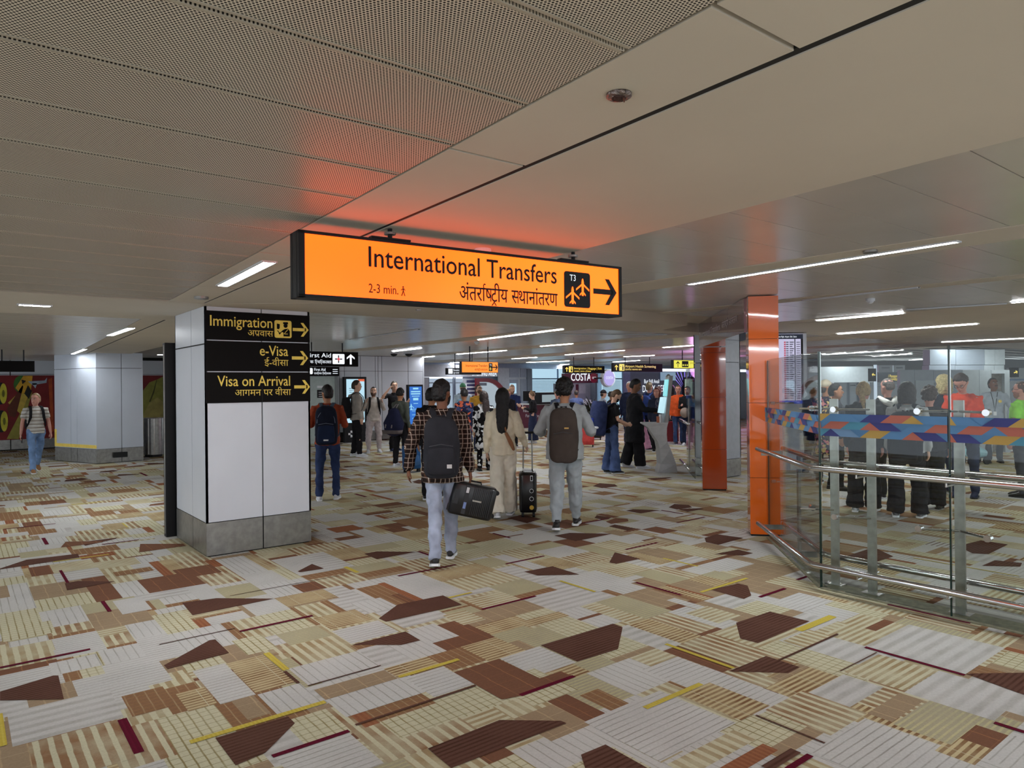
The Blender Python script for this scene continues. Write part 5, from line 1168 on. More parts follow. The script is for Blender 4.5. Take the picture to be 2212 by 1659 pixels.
    # trousers / skirt
    if bottom:
        t_ = MB(); e_ = .012
        if bottom == 'skirt':
            t_.tube([sp(0, 0, .10), sp(0, 0, 0), V3(0, .01, pz-.25), V3(0, 0, pz-.55), V3(0, 0, .10)], [(.125, .10), (.165, .125), (.185, .15), (.21, .17), (.23, .18)], 18)
        else:
            t_.tube([sp(0, 0, .13), sp(0, 0, .02), sp(0, 0, -.08), sp(0, 0, -.13)], [(.132*wide, .10), (.165*wide, .122), (.150, .112), (.10, .08)], 16)
            prof = {'straight': (.098, .088, .068, .062, .060), 'slim': (.090, .078, .058, .052, .046), 'wide': (.105, .100, .098, .105, .112), 'flare': (.096, .086, .076, .095, .118), 'jogger': (.108, .104, .088, .080, .052)}[bottom]
            for (h, k, an, bb) in LR:
                hemz = an+ (an-k).normalized()*(.028 if bottom in ('wide', 'flare', 'straight') else 0)
                t_.tube([h+V3(0, 0, .03), h.lerp(k, .45), k, k.lerp(an, .5), hemz], [(r*.97, r*1.08) for r in prof], 12)
        skin_obj(t_, 'skirt' if bottom == 'skirt' else 'trousers', botm, root, cv, 2, .042 if bottom != 'skirt' else .02)
    # shoes
    if shoem:
        for (h, k, an, bb), pit, sd in zip(LR, foot, (1, -1)):
            M_ = Matrix.Translation(an) @ Matrix.Rotation(pit, 4, 'X') @ Matrix.Rotation(-sd*.12, 4, 'Z')
            s_ = MB().tube([(0, -.055, -.045), (0, -.03, -.035), (0, .03, -.025), (0, .09, -.045), (0, .15, -.055), (0, .185, -.062)], [(.028, .03), (.037, .045), (.040, .048), (.044, .030), (.042, .022), (.025, .012)], 12, round_=True)
            s_.v = [(x_, y_, max(z_, -.078)) for x_, y_, z_ in s_.v]; s_.tube([(0, -.01, -.02), (0, -.015, .03)], [(.038, .045), (.036, .042)], 12)
            so_ = s_.xf(M_).build('shoe', shoem, root, True)
            s_ = MB().prism([(x_*1.12, y_*1.03) for x_, y_ in [(-.036, -.06), (-.02, -.08), (.02, -.08), (.036, -.06), (.034, .03), (.044, .09), (.040, .15), (.018, .195), (-.018, .195), (-.040, .15), (-.044, .09), (-.034, .03)]], -.088, -.064); s_.xf(M_).build('sole', solem or M_tw, so_)
    # top garment
    if top:
        t_ = MB(); hz = hem-.93
        pf = {'sweater': 1.0, 'hoodie': 1.06, 'tee': .95, 'jacket': 1.1, 'coat': 1.12}[top]*fit
        if top == 'coat': hz = -.42
        ring = [(hz-.02, .180, .146), (hz+.05, .180, .144)]
        if top == 'coat': ring = [(hz, .20, .16), (hz+.2, .185, .15), (-.02, .175, .14)]
        ring += [(.12, .164, .130), (.28, .172, .128), (.40, .180, .122), (.47, .118 if female else .140, .092), (.515, .080, .070), (.545, .064, .060)]
        ring = [r for i, r in enumerate(ring) if i == 0 or r[0] > ring[i-1][0]]
        fs = .9 if female else 1.0
        t_.tube([sp(0, -.005 if z_ > .3 else 0, z_) for z_, a_, b_ in ring], [(a_*pf*fs*(wide if z_ < .2 else 1), b_*pf*wide) for z_, a_, b_ in ring], 18, 2.3)
        for (s_, e, w, u, f, sd) in AR:
            r_ = .064*pf
            if sleeve == 'long': t_.tube([s_+V3(-sd*.07, 0, .01), s_+V3(-sd*.005, 0, 0), s_.lerp(e, .5), e, e.lerp(w, .5), w.lerp(e, .04)], [r_*.95, r_*1.02, r_*.92, r_*.86, r_*.78, r_*.60], 12, round_=True)
            elif sleeve == 'short': t_.tube([s_+V3(-sd*.07, 0, .01), s_, s_.lerp(e, .5), s_.lerp(e, .72)], [r_*.95, r_, r_*.98, r_*.98], 12)
            else: t_.tube([s_+V3(-sd*.07, 0, .0), s_+V3(-sd*.01, 0, 0)], [r_*.8, r_*.7], 12)
        if hood: t_.tube([sp(-.09, -.03, .50), sp(-.05, -.12, .47), sp(0, -.145, .455), sp(.05, -.12, .47), sp(.09, -.03, .50)], [(.045, .04), (.06, .05), (.065, .06), (.06, .05), (.045, .04)], 10, round_=True)
        if collar: t_.tube([sp(0, .0, .505), sp(0, -.005, .545)], [(.074, .070), (.062, .062)], 14)
        skin_obj(t_, {'coat': 'coat', 'tee': 'shirt'}.get(top, top), topm, root, cv, 2, .040)
    root['__'] = 0; del root['__']
    info = dict(root=root, sp=sp, az=az, sc=sc, AR=AR, pz=pz, HM=HM, q=q, pel=pel, LR=LR); CAST.append(info); return info

def attach(info, name, label, cat, group=None):
    r = info['root']; t = thing(name, label, cat, tuple(r.location), r.rotation_euler.z, group); t.scale = r.scale; return t
def backpack(info, label, m, w=.15, h=.46, dp=.10, top=.47, strapm=None, pocket=True, logo=None, m2=None, piping=None, lo=None, pw=3.2, off=0.):
    """top = height of the bag top above the pelvis"""
    sp = info['sp']; t = attach(info, 'backpack', label, 'backpack'); strapm = strapm or m; y = -.145-dp-off
    b = MB(); zs = [top-h-.03, top-h-.025, top-h, top-h+.05, top-h*.6, top-h*.25, top-.06, top-.005, top+.025, top+.035]; ws = [.5, .74, .93, 1.0, 1.02, 1.0, .95, .82, .58, .35]
    b.tube([sp(0, y, z) for i, z in enumerate(zs)], [(w*k, dp*(.35+.65*min(1, k**.7))*(1 if i < 6 else .96)) for i, k in enumerate(ws)], 24, pw)
    o = b.build('bag_body', m, t, True); d_ = o.modifiers.new('s', 'SUBSURF'); d_.levels = 1; d_.render_levels = 1; d2 = o.modifiers.new('f', 'DISPLACE'); d2.texture = TEXW; d2.strength = .02; d2.texture_coords = 'LOCAL'
    if pocket:
        b = MB(); b.tube([sp(0, y-dp*.92, top-h+.03), sp(0, y-dp*1.02, top-h+.12), sp(0, y-dp*.92, top-h*.52)], [(w*.74, .028), (w*.78, .034), (w*.70, .022)], 20, 3.2, round_=True); b.build('front_pocket', m2 or m, t, True)
    pc = piping or mat('zip', s2l(70, 72, 78), .4, .3); b = MB()
    zz = top-h*.42; b.tube([sp(-w*.66, y-dp*1.12, zz-.02), sp(0, y-dp*1.22, zz), sp(w*.66, y-dp*1.12, zz-.02)], [.0035]*3, 6); b.build('zip', pc, o)
    if piping:
        b = MB(); b.tube([sp(w*.80*math.cos(a_), y-dp*.80, top-h*.42+h*.36*math.sin(a_)) for a_ in [PI*i/10 for i in range(11)]], [.004]*11, 6); b.build('piping', piping, o)
    b = MB(); b.tube([sp(-.035, y+dp*.5, top), sp(-.03, y+dp*.5, top+.045), sp(.03, y+dp*.5, top+.045), sp(.035, y+dp*.5, top)], [(.010, .006)]*4, 8); b.build('top_handle', strapm, t)
    for sd in (-1, 1):
        b = MB(); b.tube([sp(sd*.055, y+dp*.6, top-.03), sp(sd*.075, -.12, .50), sp(sd*.095, -.04, .545), sp(sd*.105, .04, .535), sp(sd*.115, .125, .44), sp(sd*.125, .15, .30), sp(sd*.165, .09, .14), sp(sd*.175, -.05, .06), sp(sd*.13, y+dp*.5, top-h+.06)],
                         [(.028, .007)]*6+[(.014, .005)]*3, 10, 3, round_=True); b.build('strap', strapm, t, True)
    if logo: c_, lx, lz, lw, lh = logo; p_ = sp(lx, y-dp*1.34, lz); MB().cbox(tuple(p_), (lw, .006, lh)).build('label_patch', c_, o)
    return t
def suitcase(loc, rz, w, h, d, m, label, tilt=0., handle=0., ribs=9, wheels=True, group=None, rotx=0., m2=None, soft=False, zlift=0.):
    """front face looks to -y; handle = length of the pulled-out handle"""
    t = thing('suitcase', label, 'suitcase', loc, rz, group); t.rotation_euler = (rotx, tilt, rz); z0 = .06 if wheels else .0
    b = MB(); b.tube([(0, 0, z0), (0, 0, z0+.03), (0, 0, z0+h-.03), (0, 0, z0+h)], [(w/2*.93, d/2*.88), (w/2, d/2), (w/2, d/2), (w/2*.93, d/2*.88)], 32, 6.0, round_=False); b.build('shell', m, t, True, bevel=0)
    if not soft:
        r_ = MB()
        for i in range(ribs): x_ = w*(-.38+.76*i/(ribs-1)); r_.cbox((x_, -d/2, z0+h/2), (w*.035, .012, h*.86)); r_.cbox((x_, d/2, z0+h/2), (w*.035, .012, h*.86))
        r_.build('ribs', m, t, kind=None); r_ = MB().box(-w/2-.004, -.004, z0+.02, w/2+.004, .004, z0+h-.02); r_.build('zip_band', M_black, t)
    else:
        MB().tube([(0, -d/2-.012, z0+.08), (0, -d/2-.02, z0+h*.3), (0, -d/2-.012, z0+h*.55)], [(w*.38, .02), (w*.40, .03), (w*.38, .02)], 20, 4, round_=True).build('front_pocket', m2 or m, t, True)
    for sx_ in (-1, 1):
        for sy_ in (-1, 1):
            if wheels: MB().cyl((sx_*(w/2-.04)-.016, sy_*(d/2-.035), .028), (sx_*(w/2-.04)+.016, sy_*(d/2-.035), .028), .028, 14).box(sx_*(w/2-.04)-.014, sy_*(d/2-.035)-.018, .035, sx_*(w/2-.04)+.014, sy_*(d/2-.035)+.018, .066).build('wheel', M_black, t)
    MB().tube([(-.07, 0, z0+h-.005), (-.06, 0, z0+h+.025), (.06, 0, z0+h+.025), (.07, 0, z0+h-.005)], [.010]*4, 8).build('grip', M_black, t)
    if handle:
        b = MB(); 
        for sx_ in (-1, 1): b.cyl((sx_*.06, d*.3, z0+h*.9), (sx_*.055, d*.3, z0+h+handle), .009, 8)
        pr_ = b.build('pull_rods', M_steel, t); MB().tube([(-.075, d*.3, z0+h+handle), (.075, d*.3, z0+h+handle)], [.016]*2, 10, round_=True).build('pull_grip', M_black, pr_)
    return t
# pattern cloths
def plaid():
    t = NT('plaid_flannel', .9, .1); v = t.n('ShaderNodeVectorMath'); v.operation = 'SCALE'; t.L(t.tc.outputs['Object'], v.inputs[0]); v.inputs['Scale'].default_value = 1.
    c = s2l(38, 30, 28)
    x = t.sep.outputs[0]; y = t.sep.outputs[1]; z = t.sep.outputs[2]; h_ = t.math('ADD', x, t.math('MULTIPLY', y, .6))
    def band(v_, per, lo, hi): fr = t.math('FRACT', t.math('DIVIDE', v_, per)); return t.math('MULTIPLY', t.math('GREATER_THAN', fr, lo), t.math('LESS_THAN', fr, hi))
    c = t.mix(t.math('MULTIPLY', band(h_, .045, .30, .62), .75), c, s2l(92, 66, 52)); c = t.mix(t.math('MULTIPLY', band(z, .045, .30, .62), .6), c, s2l(92, 68, 54))
    c = t.mix(band(h_, .045, .42, .485), c, s2l(206, 198, 188)); c = t.mix(t.math('MULTIPLY', band(z, .045, .42, .485), .7), c, s2l(206, 198, 188))
    return t.out(c)
def blobs(name, cols, scale, thr=.5):
    t = NT(name, .9, .1); c = t.mix(t.math('GREATER_THAN', t.noise(scale, 1), thr), cols[0], cols[1])
    if len(cols) > 2:
        for i, cc in enumerate(cols[2:]):
            v = t.n('ShaderNodeVectorMath'); v.operation = 'ADD'; t.L(t.tc.outputs['Object'], v.inputs[0]); v.inputs[1].default_value = (3.1*i+1.7,)*3; c = t.mix(t.math('GREATER_THAN', t.noise(scale*1.2, 1, v.outputs[0]), .58), c, cc)
    return t.out(c)
def stripes():
    t = NT('striped_tee', .9, .1); fr = t.math('FRACT', t.math('DIVIDE', t.sep.outputs[2], .075)); c = t.mix(t.math('LESS_THAN', fr, .22), s2l(205, 202, 196), s2l(128, 112, 96)); c = t.mix(t.math('LESS_THAN', t.math('ABSOLUTE', t.math('SUBTRACT', fr, .45)), .05), c, s2l(160, 150, 140)); return t.out(c)
# ---------------- the cast ----------------
C = cloth
blk = C('black_cloth', (22, 21, 24)); navy = C('navy_cloth', (28, 34, 56)); jeans = C('blue_denim', (52, 68, 104), .3, 6); ljeans = C('pale_denim', (140, 148, 166), .3, 5); mjeans = C('mid_denim', (104, 130, 168), .3, 6)
gry = C('grey_fleece', (138, 141, 145)); wht = mat('white_leather', s2l(214, 216, 222), .5, 0, .04); blks = mat('black_leather', s2l(24, 22, 24), .45, 0, .1)
walkA = ((16, 4, .05), (-14, 26, .05)); walkB = ((-16, 30, .05), (16, 4, .05)); stand = ((2, 2, .10), (-2, 2, .10))
hold = (((.10, .10, -1), (-.25, 1, .25)), ((.10, .10, -1), (-.25, 1, .25)))
# 1 striped tee
a = person('young man in striped tee, blue jeans and tan boots by the red mural', 78, 1020, 848, 168, sk='pink', top='tee', topm=stripes(), sleeve='short', botm=mjeans, bottom='straight', shoem=mat('tan_suede', s2l(150, 104, 62), .8), hair='short', hairc=(150, 122, 86), turn=38, legs=walkA, vox=.011, hem=.90,
           arms=(((.22, 0, -1), (.14, .15, -1)), ((.22, 0, -1), (.10, .2, -1))))
backpack(a, 'black backpack of the man in the striped tee', blk, top=.44, h=.40)
ph = attach(a, 'phone', 'black phone in the hand of the man in the striped tee', 'phone'); w = a['AR'][0]; p_ = w[2]+w[4]*.09; MB().cbox(tuple(p_+V3(-.02, .03, -.03)), (.012, .07, .15)).build('case', M_black, ph, bevel=.004)
# 2 rust sweater
a = person('man in rust sweater, dark blue jeans and white trainers standing beside the white pillar', 709, 1079, 832, 4, sk='tan', top='sweater', topm=C('rust_knit', (132, 58, 36)), bottom='straight', botm=C('dark_denim', (38, 50, 82), .3, 6), shoem=wht, hair='short', hairc=(20, 17, 18), turn=-22, arms=(((.30, .05, -1), (-.12, 1, .1)), ((.30, .05, -1), (-.12, 1, .1))), legs=((3, 3, .16), (-3, 3, .16)), wide=1.05)
backpack(a, 'navy and black backpack with grey piping on the man in the rust sweater', C('navy_pack', (20, 24, 38)), w=.165, h=.52, dp=.09, top=.47, strapm=C('grey_strap', (62, 74, 88)), piping=mat('grey_piping', s2l(104, 116, 136), .5), logo=(M_tw, 0, .0, .07, .02), m2=C('navy_pack2', (24, 34, 58)))
# 3 grey hoodie profile
a = person('tall fair man in taupe hoodie and black trousers standing in profile before the pale screen', 772, 986, 822, 80, sk='light', top='hoodie', topm=C('taupe', (136, 130, 124)), botm=blk, bottom='straight', shoem=wht, hair='short', hairc=(58, 46, 38), hood=1, arms=(((.05, -.05, -1), (.02, .25, -1)),)*2, turn=10)
backpack(a, 'black backpack hanging behind the man in the taupe hoodie', blk, top=.40, h=.42)
a = person('man in beige tracksuit holding his backpack straps beside the taupe hoodie', 808, 978, 836, 172, sk='light', top='sweater', topm=C('beige_track', (176, 168, 162)), botm=C('beige_track2', (178, 168, 170)), bottom='jogger', shoem=wht, hair='fade', hairc=(40, 32, 28), beard=(90, 66, 54), turn=8, legs=((3, 3, .30), (-3, 3, .26)), arms=(((.35, .0, -1), (-.25, .5, .8)),)*2)
backpack(a, 'dark backpack worn by the man in the beige tracksuit', blk, top=.42, h=.40)
a = person('man in black tee raising one arm to his face behind the olive jacket', 853, 975, 824, 150, sk='light', top='tee', topm=blk, sleeve='short', botm=blk, shoem=navy, hair='short', hairc=(48, 40, 34), arms=(((.8, .5, -.2), (-.7, .2, .9)), ((.2, .3, -1), (-.1, 1, .5))), turn=15)
a = person('passenger with dark hair in olive jacket and black trousers beside the blue suitcase', 866, 1007, 839, 40, sk='tan', top='jacket', topm=C('olive', (74, 78, 72)), botm=blk, bottom='straight', shoem=wht, hair='messy', hairc=(20, 17, 18), female=True, hem=1.0, turn=-30)
t = attach(a, 'holdall', 'large navy and grey holdall slung on the passenger in olive', 'bag'); sp = a['sp']
MB().tube([sp(.05, -.30, -.12), sp(.06, -.30, .05), sp(.05, -.27, .30)], [(.22, .12), (.25, .14), (.12, .09)], 20, 3, round_=True).build('bag_body', C('navy_hold', (26, 28, 50)), t, True); MB().tube([sp(.05, -.34, -.18), sp(.05, -.34, -.10)], [(.24, .10), (.25, .12)], 20, 4).build('bag_base', C('grey_base', (84, 76, 76)), t, True)
for s_ in (-.06, .12): MB().tube([sp(s_, -.45, -.05), sp(s_*.8, -.36, .25), sp(s_*.3, -.12, .46), sp(0, .05, .52)], [(.018, .005)]*4, 8).build('strap', C('grey_strap2', (110, 104, 106)), t)
q = P(890, 1020); a = suitcase((q.x, q.y, 0), -math.atan2(q.x, q.y)+.25, .34, .46, .22, C('blue_soft', (36, 70, 110)), 'soft blue cabin suitcase on wheels beside the black trousers', soft=True, m2=C('blue_soft2', (52, 84, 124)), rotx=-.12)
# dark coat behind plaid
a = person('broad passenger in black jacket half hidden behind the plaid shirt man', 932, 1100, 838, 10, d=10.6, sk='tan', top='jacket', topm=blk, botm=blk, shoem=blks, hair='short', hairc=(20, 18, 20), wide=1.1, turn=20)
# plaid man
a = person('man in brown plaid shirt and pale jeans walking away with a black suitcase', 958, 1216, 820, 2, sk='brown', top='jacket', topm=plaid(), botm=ljeans, bottom='straight', shoem=blks, hair='short', hairc=(16, 13, 14), beard=(24, 18, 18), collar=1, hem=.80, legs=((13, 3, -.10), (-13, 8, -.10)), arms=(((.16, .02, -1), (.12, .10, -1)), ((.42, -.10, -1), (.12, .30, -1))), turn=22, fit=1.0, vox=.007)
plaidman = a
backpack(a, 'charcoal backpack with white label patch on the plaid shirt man', C('charcoal_pack', (36, 37, 42)), w=.165, h=.50, dp=.095, top=.44, logo=(mat('patch', s2l(200, 200, 200), .6), .075, .03, .045, .035), pw=2.8)
# carried suitcase
w = a['root'].matrix_basis @ (a['AR'][0][2]+a['AR'][0][4]*.09); hx = P(1018, 1045, .8)
az = a['az']
sc_ = suitcase((0, 0, 0), 0, .50, .36, .23, mat('black_shell', s2l(22, 22, 25), .35, 0, .1), 'black ribbed hard suitcase carried tilted by the plaid shirt man', ribs=3, wheels=False)
for c_ in list(sc_.children):
    if c_.name.startswith('ribs'): bpy.data.objects.remove(c_)
r_ = MB()
for i in range(11): r_.cbox((.0+.02*i-.01, -.117, .18), (.009, .012, .30))
r_.build('ribs', mat('black_shell', s2l(22, 22, 25), .35, 0, .1), sc_)
MB().cbox((-.085, -.118, .185), (.045, .006, .32)).build('strap_band', mat('band', s2l(34, 34, 38), .5), sc_)
MB().cbox((-.085, -.123, .29), (.03, .006, .06)).build('tag', M_tw, sc_); MB().cbox((-.085, -.123, .12), (.03, .006, .07)).build('tag', mat('tag_blue', s2l(120, 140, 190), .5), sc_); MB().cbox((.04, -.126, .19), (.10, .006, .018)).build('logo_plate', M_steel2, sc_); MB().cbox((-.19, -.118, .2), (.05, .008, .16)).build('lock_frame', mat('dark_metal', (.05, .05, .055), .3, .8), sc_)
for z_ in (.05, .31):
    MB().cyl((.26, -.02, z_), (.26, .03, z_), .026, 14).box(.235, -.015, z_-.02, .262, .015, z_+.02).build('wheel', M_black, sc_)
sc_.location = w+Vector((0, 0, -.36)).xyz; tl = math.radians(14)
Mx = Matrix.Rotation(-az+.12, 4, 'Z') @ Matrix.Rotation(tl, 4, 'Y'); sc_.matrix_basis = Matrix.Translation(w-Vector((0, 0, .0))) @ Mx @ Matrix.Scale(.86, 4) @ Matrix.Translation((.06, 0, -.395))
# behind them
a = person('black haired passenger in navy patterned jacket right of the plaid shirt', 1004, 1003, 841, -10, sk='tan', top='coat', topm=blobs('navy_pattern', [s2l(32, 36, 62), s2l(70, 78, 110), s2l(190, 96, 70)], 9., .56), botm=blk, shoem=blks, hair='messy', hairc=(22, 18, 20), female=True)
a = person('man in grey hoodie and green cap with his back turned', 1001, 965, 828, -8, sk='light', top='hoodie', topm=C('pale_grey', (134, 146, 156)), botm=navy, shoem=wht, hair='cap', hairc=(60, 48, 40), hatc=(58, 98, 74), hood=1)
t = attach(a, 'shoulder_bag', 'steel blue bag on the back of the green cap man', 'bag'); sp = a['sp']; MB().tube([sp(-.12, -.2, .05), sp(-.12, -.2, .34)], [(.09, .06), (.08, .05)], 16, 3, round_=True).build('bag_body', C('steelblue', (92, 116, 134)), t, True)
a = person('bearded man with glasses in mustard jacket looking up', 1036, 975, 832, 172, sk='light', top='jacket', topm=C('mustard', (164, 122, 44)), botm=navy, shoem=blks, hair='short', hairc=(60, 46, 34), beard=(96, 70, 50), glasses=True, nod=-18, turn=-30)
a = person('woman in black and white cow print coat and trousers with long brown hair', 1046, 1016, 846, -6, sk='tan', top='coat', topm=blobs('cow_print', [s2l(212, 212, 214), s2l(22, 20, 22)], 8.5, .5), botm=blobs('cow_print2', [s2l(212, 212, 214), s2l(22, 20, 22)], 9.5, .46), bottom='straight', shoem=blks, solem=M_black, hair='long', hairc=(46, 34, 32), female=True, turn=-25)
# cream woman
a = person('woman with long straight black hair in cream knit top and wide trousers', 1088, 1116, 840, 3, sk='light', top='sweater', topm=C('cream_knit', (206, 197, 176), .06), botm=C('cream_trousers', (206, 199, 184), .05), bottom='wide', shoem=wht, hair='long', hairc=(14, 11, 13), female=True, hem=.87, legs=((10, 4, -.03), (-10, 7, -.05)), arms=(((.28, -.18, -1), (.18, .45, -.45)), ((.18, .02, -1), (.05, .3, -1))), fit=1.10, vox=.008)
t = attach(a, 'shoulder_bag', 'tan shoulder bag strap and pouch on the cream knit top', 'bag'); sp = a['sp']
MB().tube([sp(.05, -.16, .22), sp(.12, -.165, .08), sp(.15, -.13, .0)], [(.022, .012), (.03, .02), (.02, .02)], 12, round_=True).build('pouch', C('tan_leather', (132, 92, 66)), t, True); MB().tube([sp(-.08, .02, .55), sp(.02, -.12, .42), sp(.05, -.165, .24)], [(.010, .004)]*3, 8).build('strap', C('tan_leather', (132, 92, 66)), t)
q = P(1141, 1113); az_ = math.atan2(q.x, q.y)
t = suitcase((q.x, q.y, 0), -az_, .22, .50, .34, mat('black_shell2', s2l(18, 18, 20), .3, 0, .1), 'upright black suitcase with stickers beside the cream trousers', handle=.50, ribs=2)
for z_, mm, sh_ in ((.50, M_tw, 0), (.24, M_tw, 1), (.34, M_tw, 2), (.13, mat('sticker_yellow', s2l(200, 160, 50), .5), 3)):
    if sh_ == 0: MB().plate(rrect(.03, z_-.035, .065, z_+.035, .006), -.186, -.182).build('sticker', mm, t); MB().plate(rrect(.037, z_-.025, .058, z_+.025, .004), -.189, -.186).build('sticker', M_black, t)
    else:
        MB().plate(disc(.045, z_, .028, 8 if sh_ == 2 else 18), -.186, -.182).build('sticker', mm, t)
        if sh_ != 3: MB().plate(disc(.045, z_, .022, 8 if sh_ == 2 else 18), -.189, -.186).build('sticker', M_black, t)
MB().plate([(-.07, .585), (.05, .585), (.05, .60), (-.07, .60)], -.10, .02).build('label_sheet', M_tw, t)
# grey sweatsuit
a = person('man in grey sweatsuit and black trainers walking away with a brown black backpack', 1222, 1142, 820, 3, sk='tan', top='hoodie', topm=C('grey_marl', (142, 146, 148), .08), botm=C('grey_marl2', (140, 146, 150), .08), bottom='jogger', shoem=blks, hair='curly', hairc=(16, 13, 14), hood=1, legs=((14, 4, .12), (-12, 7, .02)), arms=(((.48, .02, -1), (-.05, 1, -.15)), ((.48, .02, -1), (-.15, 1, -.15))), fit=1.1, wide=1.08, hem=.84, vox=.008)
backpack(a, 'brown and black hiking backpack with gold printed emblem on the grey sweatsuit man', C('brown_pack', (58, 50, 46)), w=.165, h=.56, dp=.10, top=.46, strapm=blk, pocket=False, logo=(mat('gold_print', s2l(190, 150, 80), .5), .04, .27, .05, .018), m2=blk, pw=2.7)
# mid and far people
a = person('bald man in navy tee looking down behind the cream woman', 1107, 965, 831, 176, sk='light', top='tee', topm=C('navy_tee', (36, 46, 84)), sleeve='short', botm=blk, shoem=blks, hair='fade', hairc=(120, 96, 78), beard=(130, 96, 72), nod=24, arms=hold)
a = person('blonde passenger in dark jacket peeking beside the long black hair', 1098, 970, 841, 160, sk='pink', top='jacket', topm=blk, botm=blk, shoem=blks, hair='short', hairc=(170, 136, 90), female=True, nod=20)
a = person('young woman in black top and long black skirt reading her phone by the maroon counter', 1152, 957, 846, -78, sk='light', top='sweater', topm=blk, botm=navy, bottom='skirt', shoem=wht, hair='bun', hairc=(112, 84, 56), female=True, nod=24, arms=hold, hem=1.04)
ph = attach(a, 'phone', 'pale phone held by the young woman in the long skirt', 'phone'); p_ = a['AR'][0][2]+a['AR'][0][4]*.08; MB().cbox(tuple(p_+V3(-.1, .02, .03)), (.07, .01, .14)).build('case', M_tw, ph)
a = person('balding man in slate blue shirt standing at the cafe', 1246, 945, 843, 0, sk='tan', top='sweater', topm=C('slate', (74, 86, 124)), botm=navy, shoem=blks, hair='fade', hairc=(38, 32, 32))
a = person('fair haired passenger in dark top left of the grey sweatsuit head', 1204, 950, 845, 185, sk='pink', top='sweater', topm=C('steel', (60, 70, 90)), botm=navy, shoem=blks, hair='messy', hairc=(140, 110, 76), female=True)
a = person('man in black cap and grey shirt with luggage beside the palm', 1300, 956, 841, 70, sk='light', top='tee', topm=C('grey_shirt', (128, 134, 142)), botm=jeans, shoem=blks, hair='cap', hairc=(60, 44, 34), hatc=(24, 24, 30), lean=6, legs=((18, 6, .05), (-16, 20, .05)))
a = person('dark haired passenger hidden behind the huge navy rucksack', 1322, 960, 846, 60, sk='tan', top='jacket', topm=blk, botm=blk, shoem=blks, hair='messy', hairc=(24, 20, 22))
a = person('woman bending her head, black top and flared blue jeans, at the kiosk', 1322, 1022, 842, 68, sk='light', top='tee', topm=blk, sleeve='short', botm=C('flare_denim', (62, 78, 116), .3, 5), bottom='flare', shoem=blks, hair='short', hairc=(96, 74, 54), female=True, nod=34, lean=6, arms=(((.05, .1, -1), (-.2, .8, -.3)), ((.05, .1, -1), (-.2, .8, -.3))))
mk = MB().tube([(0, .055, -.105), (0, .055, -.08), (0, .04, -.035)], [(.03, .03), (.052, .050), (.064, .060)], 14); mk.xf(a['HM']).build('face_mask', blk, a['root'], True)
b_ = backpack(a, 'huge navy hiking rucksack on the woman in flared jeans', C('navy_ruck', (38, 46, 78), .25), w=.20, h=.66, dp=.17, top=.52, pocket=True, m2=C('royal', (30, 44, 120)), pw=2.6)
sp = a['sp']; t = attach(a, 'peaked_cap', 'white peaked cap clipped onto the navy hiking rucksack', 'cap'); MB().ball(sp(.10, -.36, .06), (.09, .09, .07), 14).build('crown', C('royal', (30, 44, 120)), t, True); MB().ball(sp(.10, -.38, .0), (.10, .09, .05), 14).build('brim', wht, t, True)
a = person('tall man in loose black tunic and trousers tapping the kiosk', 1372, 1011, 819, 82, sk='brown', top='coat', topm=blk, botm=blk, bottom='wide', shoem=wht, hair='short', hairc=(18, 15, 16), nod=22, arms=(((.05, .55, -.85), (.0, 1, -.12)), ((.05, .5, -.9), (.0, 1, -.15))), legs=((7, 2, .02), (-9, 6, .02)), wide=1.1)
a = person('white haired man facing the camera behind the tall man in black', 1361, 965, 825, 178, sk='pink', top='jacket', topm=navy, botm=navy, shoem=blks, hair='short', hairc=(200, 198, 200))
a = person('fair haired man in navy jacket seen from behind near the kiosk', 1404, 970, 826, 25, sk='pink', top='jacket', topm=C('navy_jacket', (40, 48, 72)), botm=navy, shoem=blks, hair='short', hairc=(126, 108, 84))
backpack(a, 'blue backpack on the navy jacket man near the kiosk', C('blue_pack', (48, 66, 124)), top=.44, h=.45)
a = person('auburn haired woman with checked scarf and dark coat by the kiosk screen', 1420, 975, 838, 172, sk='pink', top='coat', topm=C('ink', (34, 38, 54)), botm=blk, shoem=blks, hair='long', hairc=(106, 58, 52), female=True, turn=25)
MB().tube([a['sp'](-.04, .10, .50), a['sp'](.0, .135, .44), a['sp'](.02, .15, .15)], [(.06, .03), (.06, .035), (.05, .02)], 12, round_=True).build('scarf', blobs('scarf', [s2l(60, 62, 82), s2l(104, 100, 112)], 22), a['root'], True)
a = person('passenger in blue top and pink trousers stepping behind the black tunic', 1384, 972, 850, 80, sk='tan', top='sweater', topm=C('cobalt', (48, 66, 130)), botm=C('pink_trousers', (186, 134, 160)), bottom='wide', shoem=C('plum_shoe', (72, 50, 62)), hair='messy', hairc=(40, 32, 34), female=True, legs=walkA)
a = person('grey haired passenger in slate jacket behind the auburn haired woman', 1425, 955, 834, 8, sk='pink', top='jacket', topm=C('slate2', (58, 62, 78)), botm=navy, shoem=blks, hair='fade', hairc=(128, 116, 106))
a = person('passenger in dark hijab and coat right of the kiosk mast', 1452, 955, 833, 20, sk='tan', top='coat', topm=C('ink', (34, 38, 54)), botm=blk, shoem=blks, hair='bob', hairc=(24, 24, 30), female=True)
a = person('laughing man with glasses in orange vest next to the red suitcase', 1466, 960, 833, 172, sk='pink', top='jacket', topm=C('orange_vest', (206, 84, 40)), botm=jeans, shoem=blks, hair='short', hairc=(110, 90, 70), glasses=True, turn=12)
a = person('laughing passenger with black hair and dark jacket holding a beige hat by the barrier', 1486, 962, 835, 186, sk='pink', top='jacket', topm=blk, botm=navy, shoem=wht, hair='short', hairc=(18, 16, 18), turn=12, arms=hold)
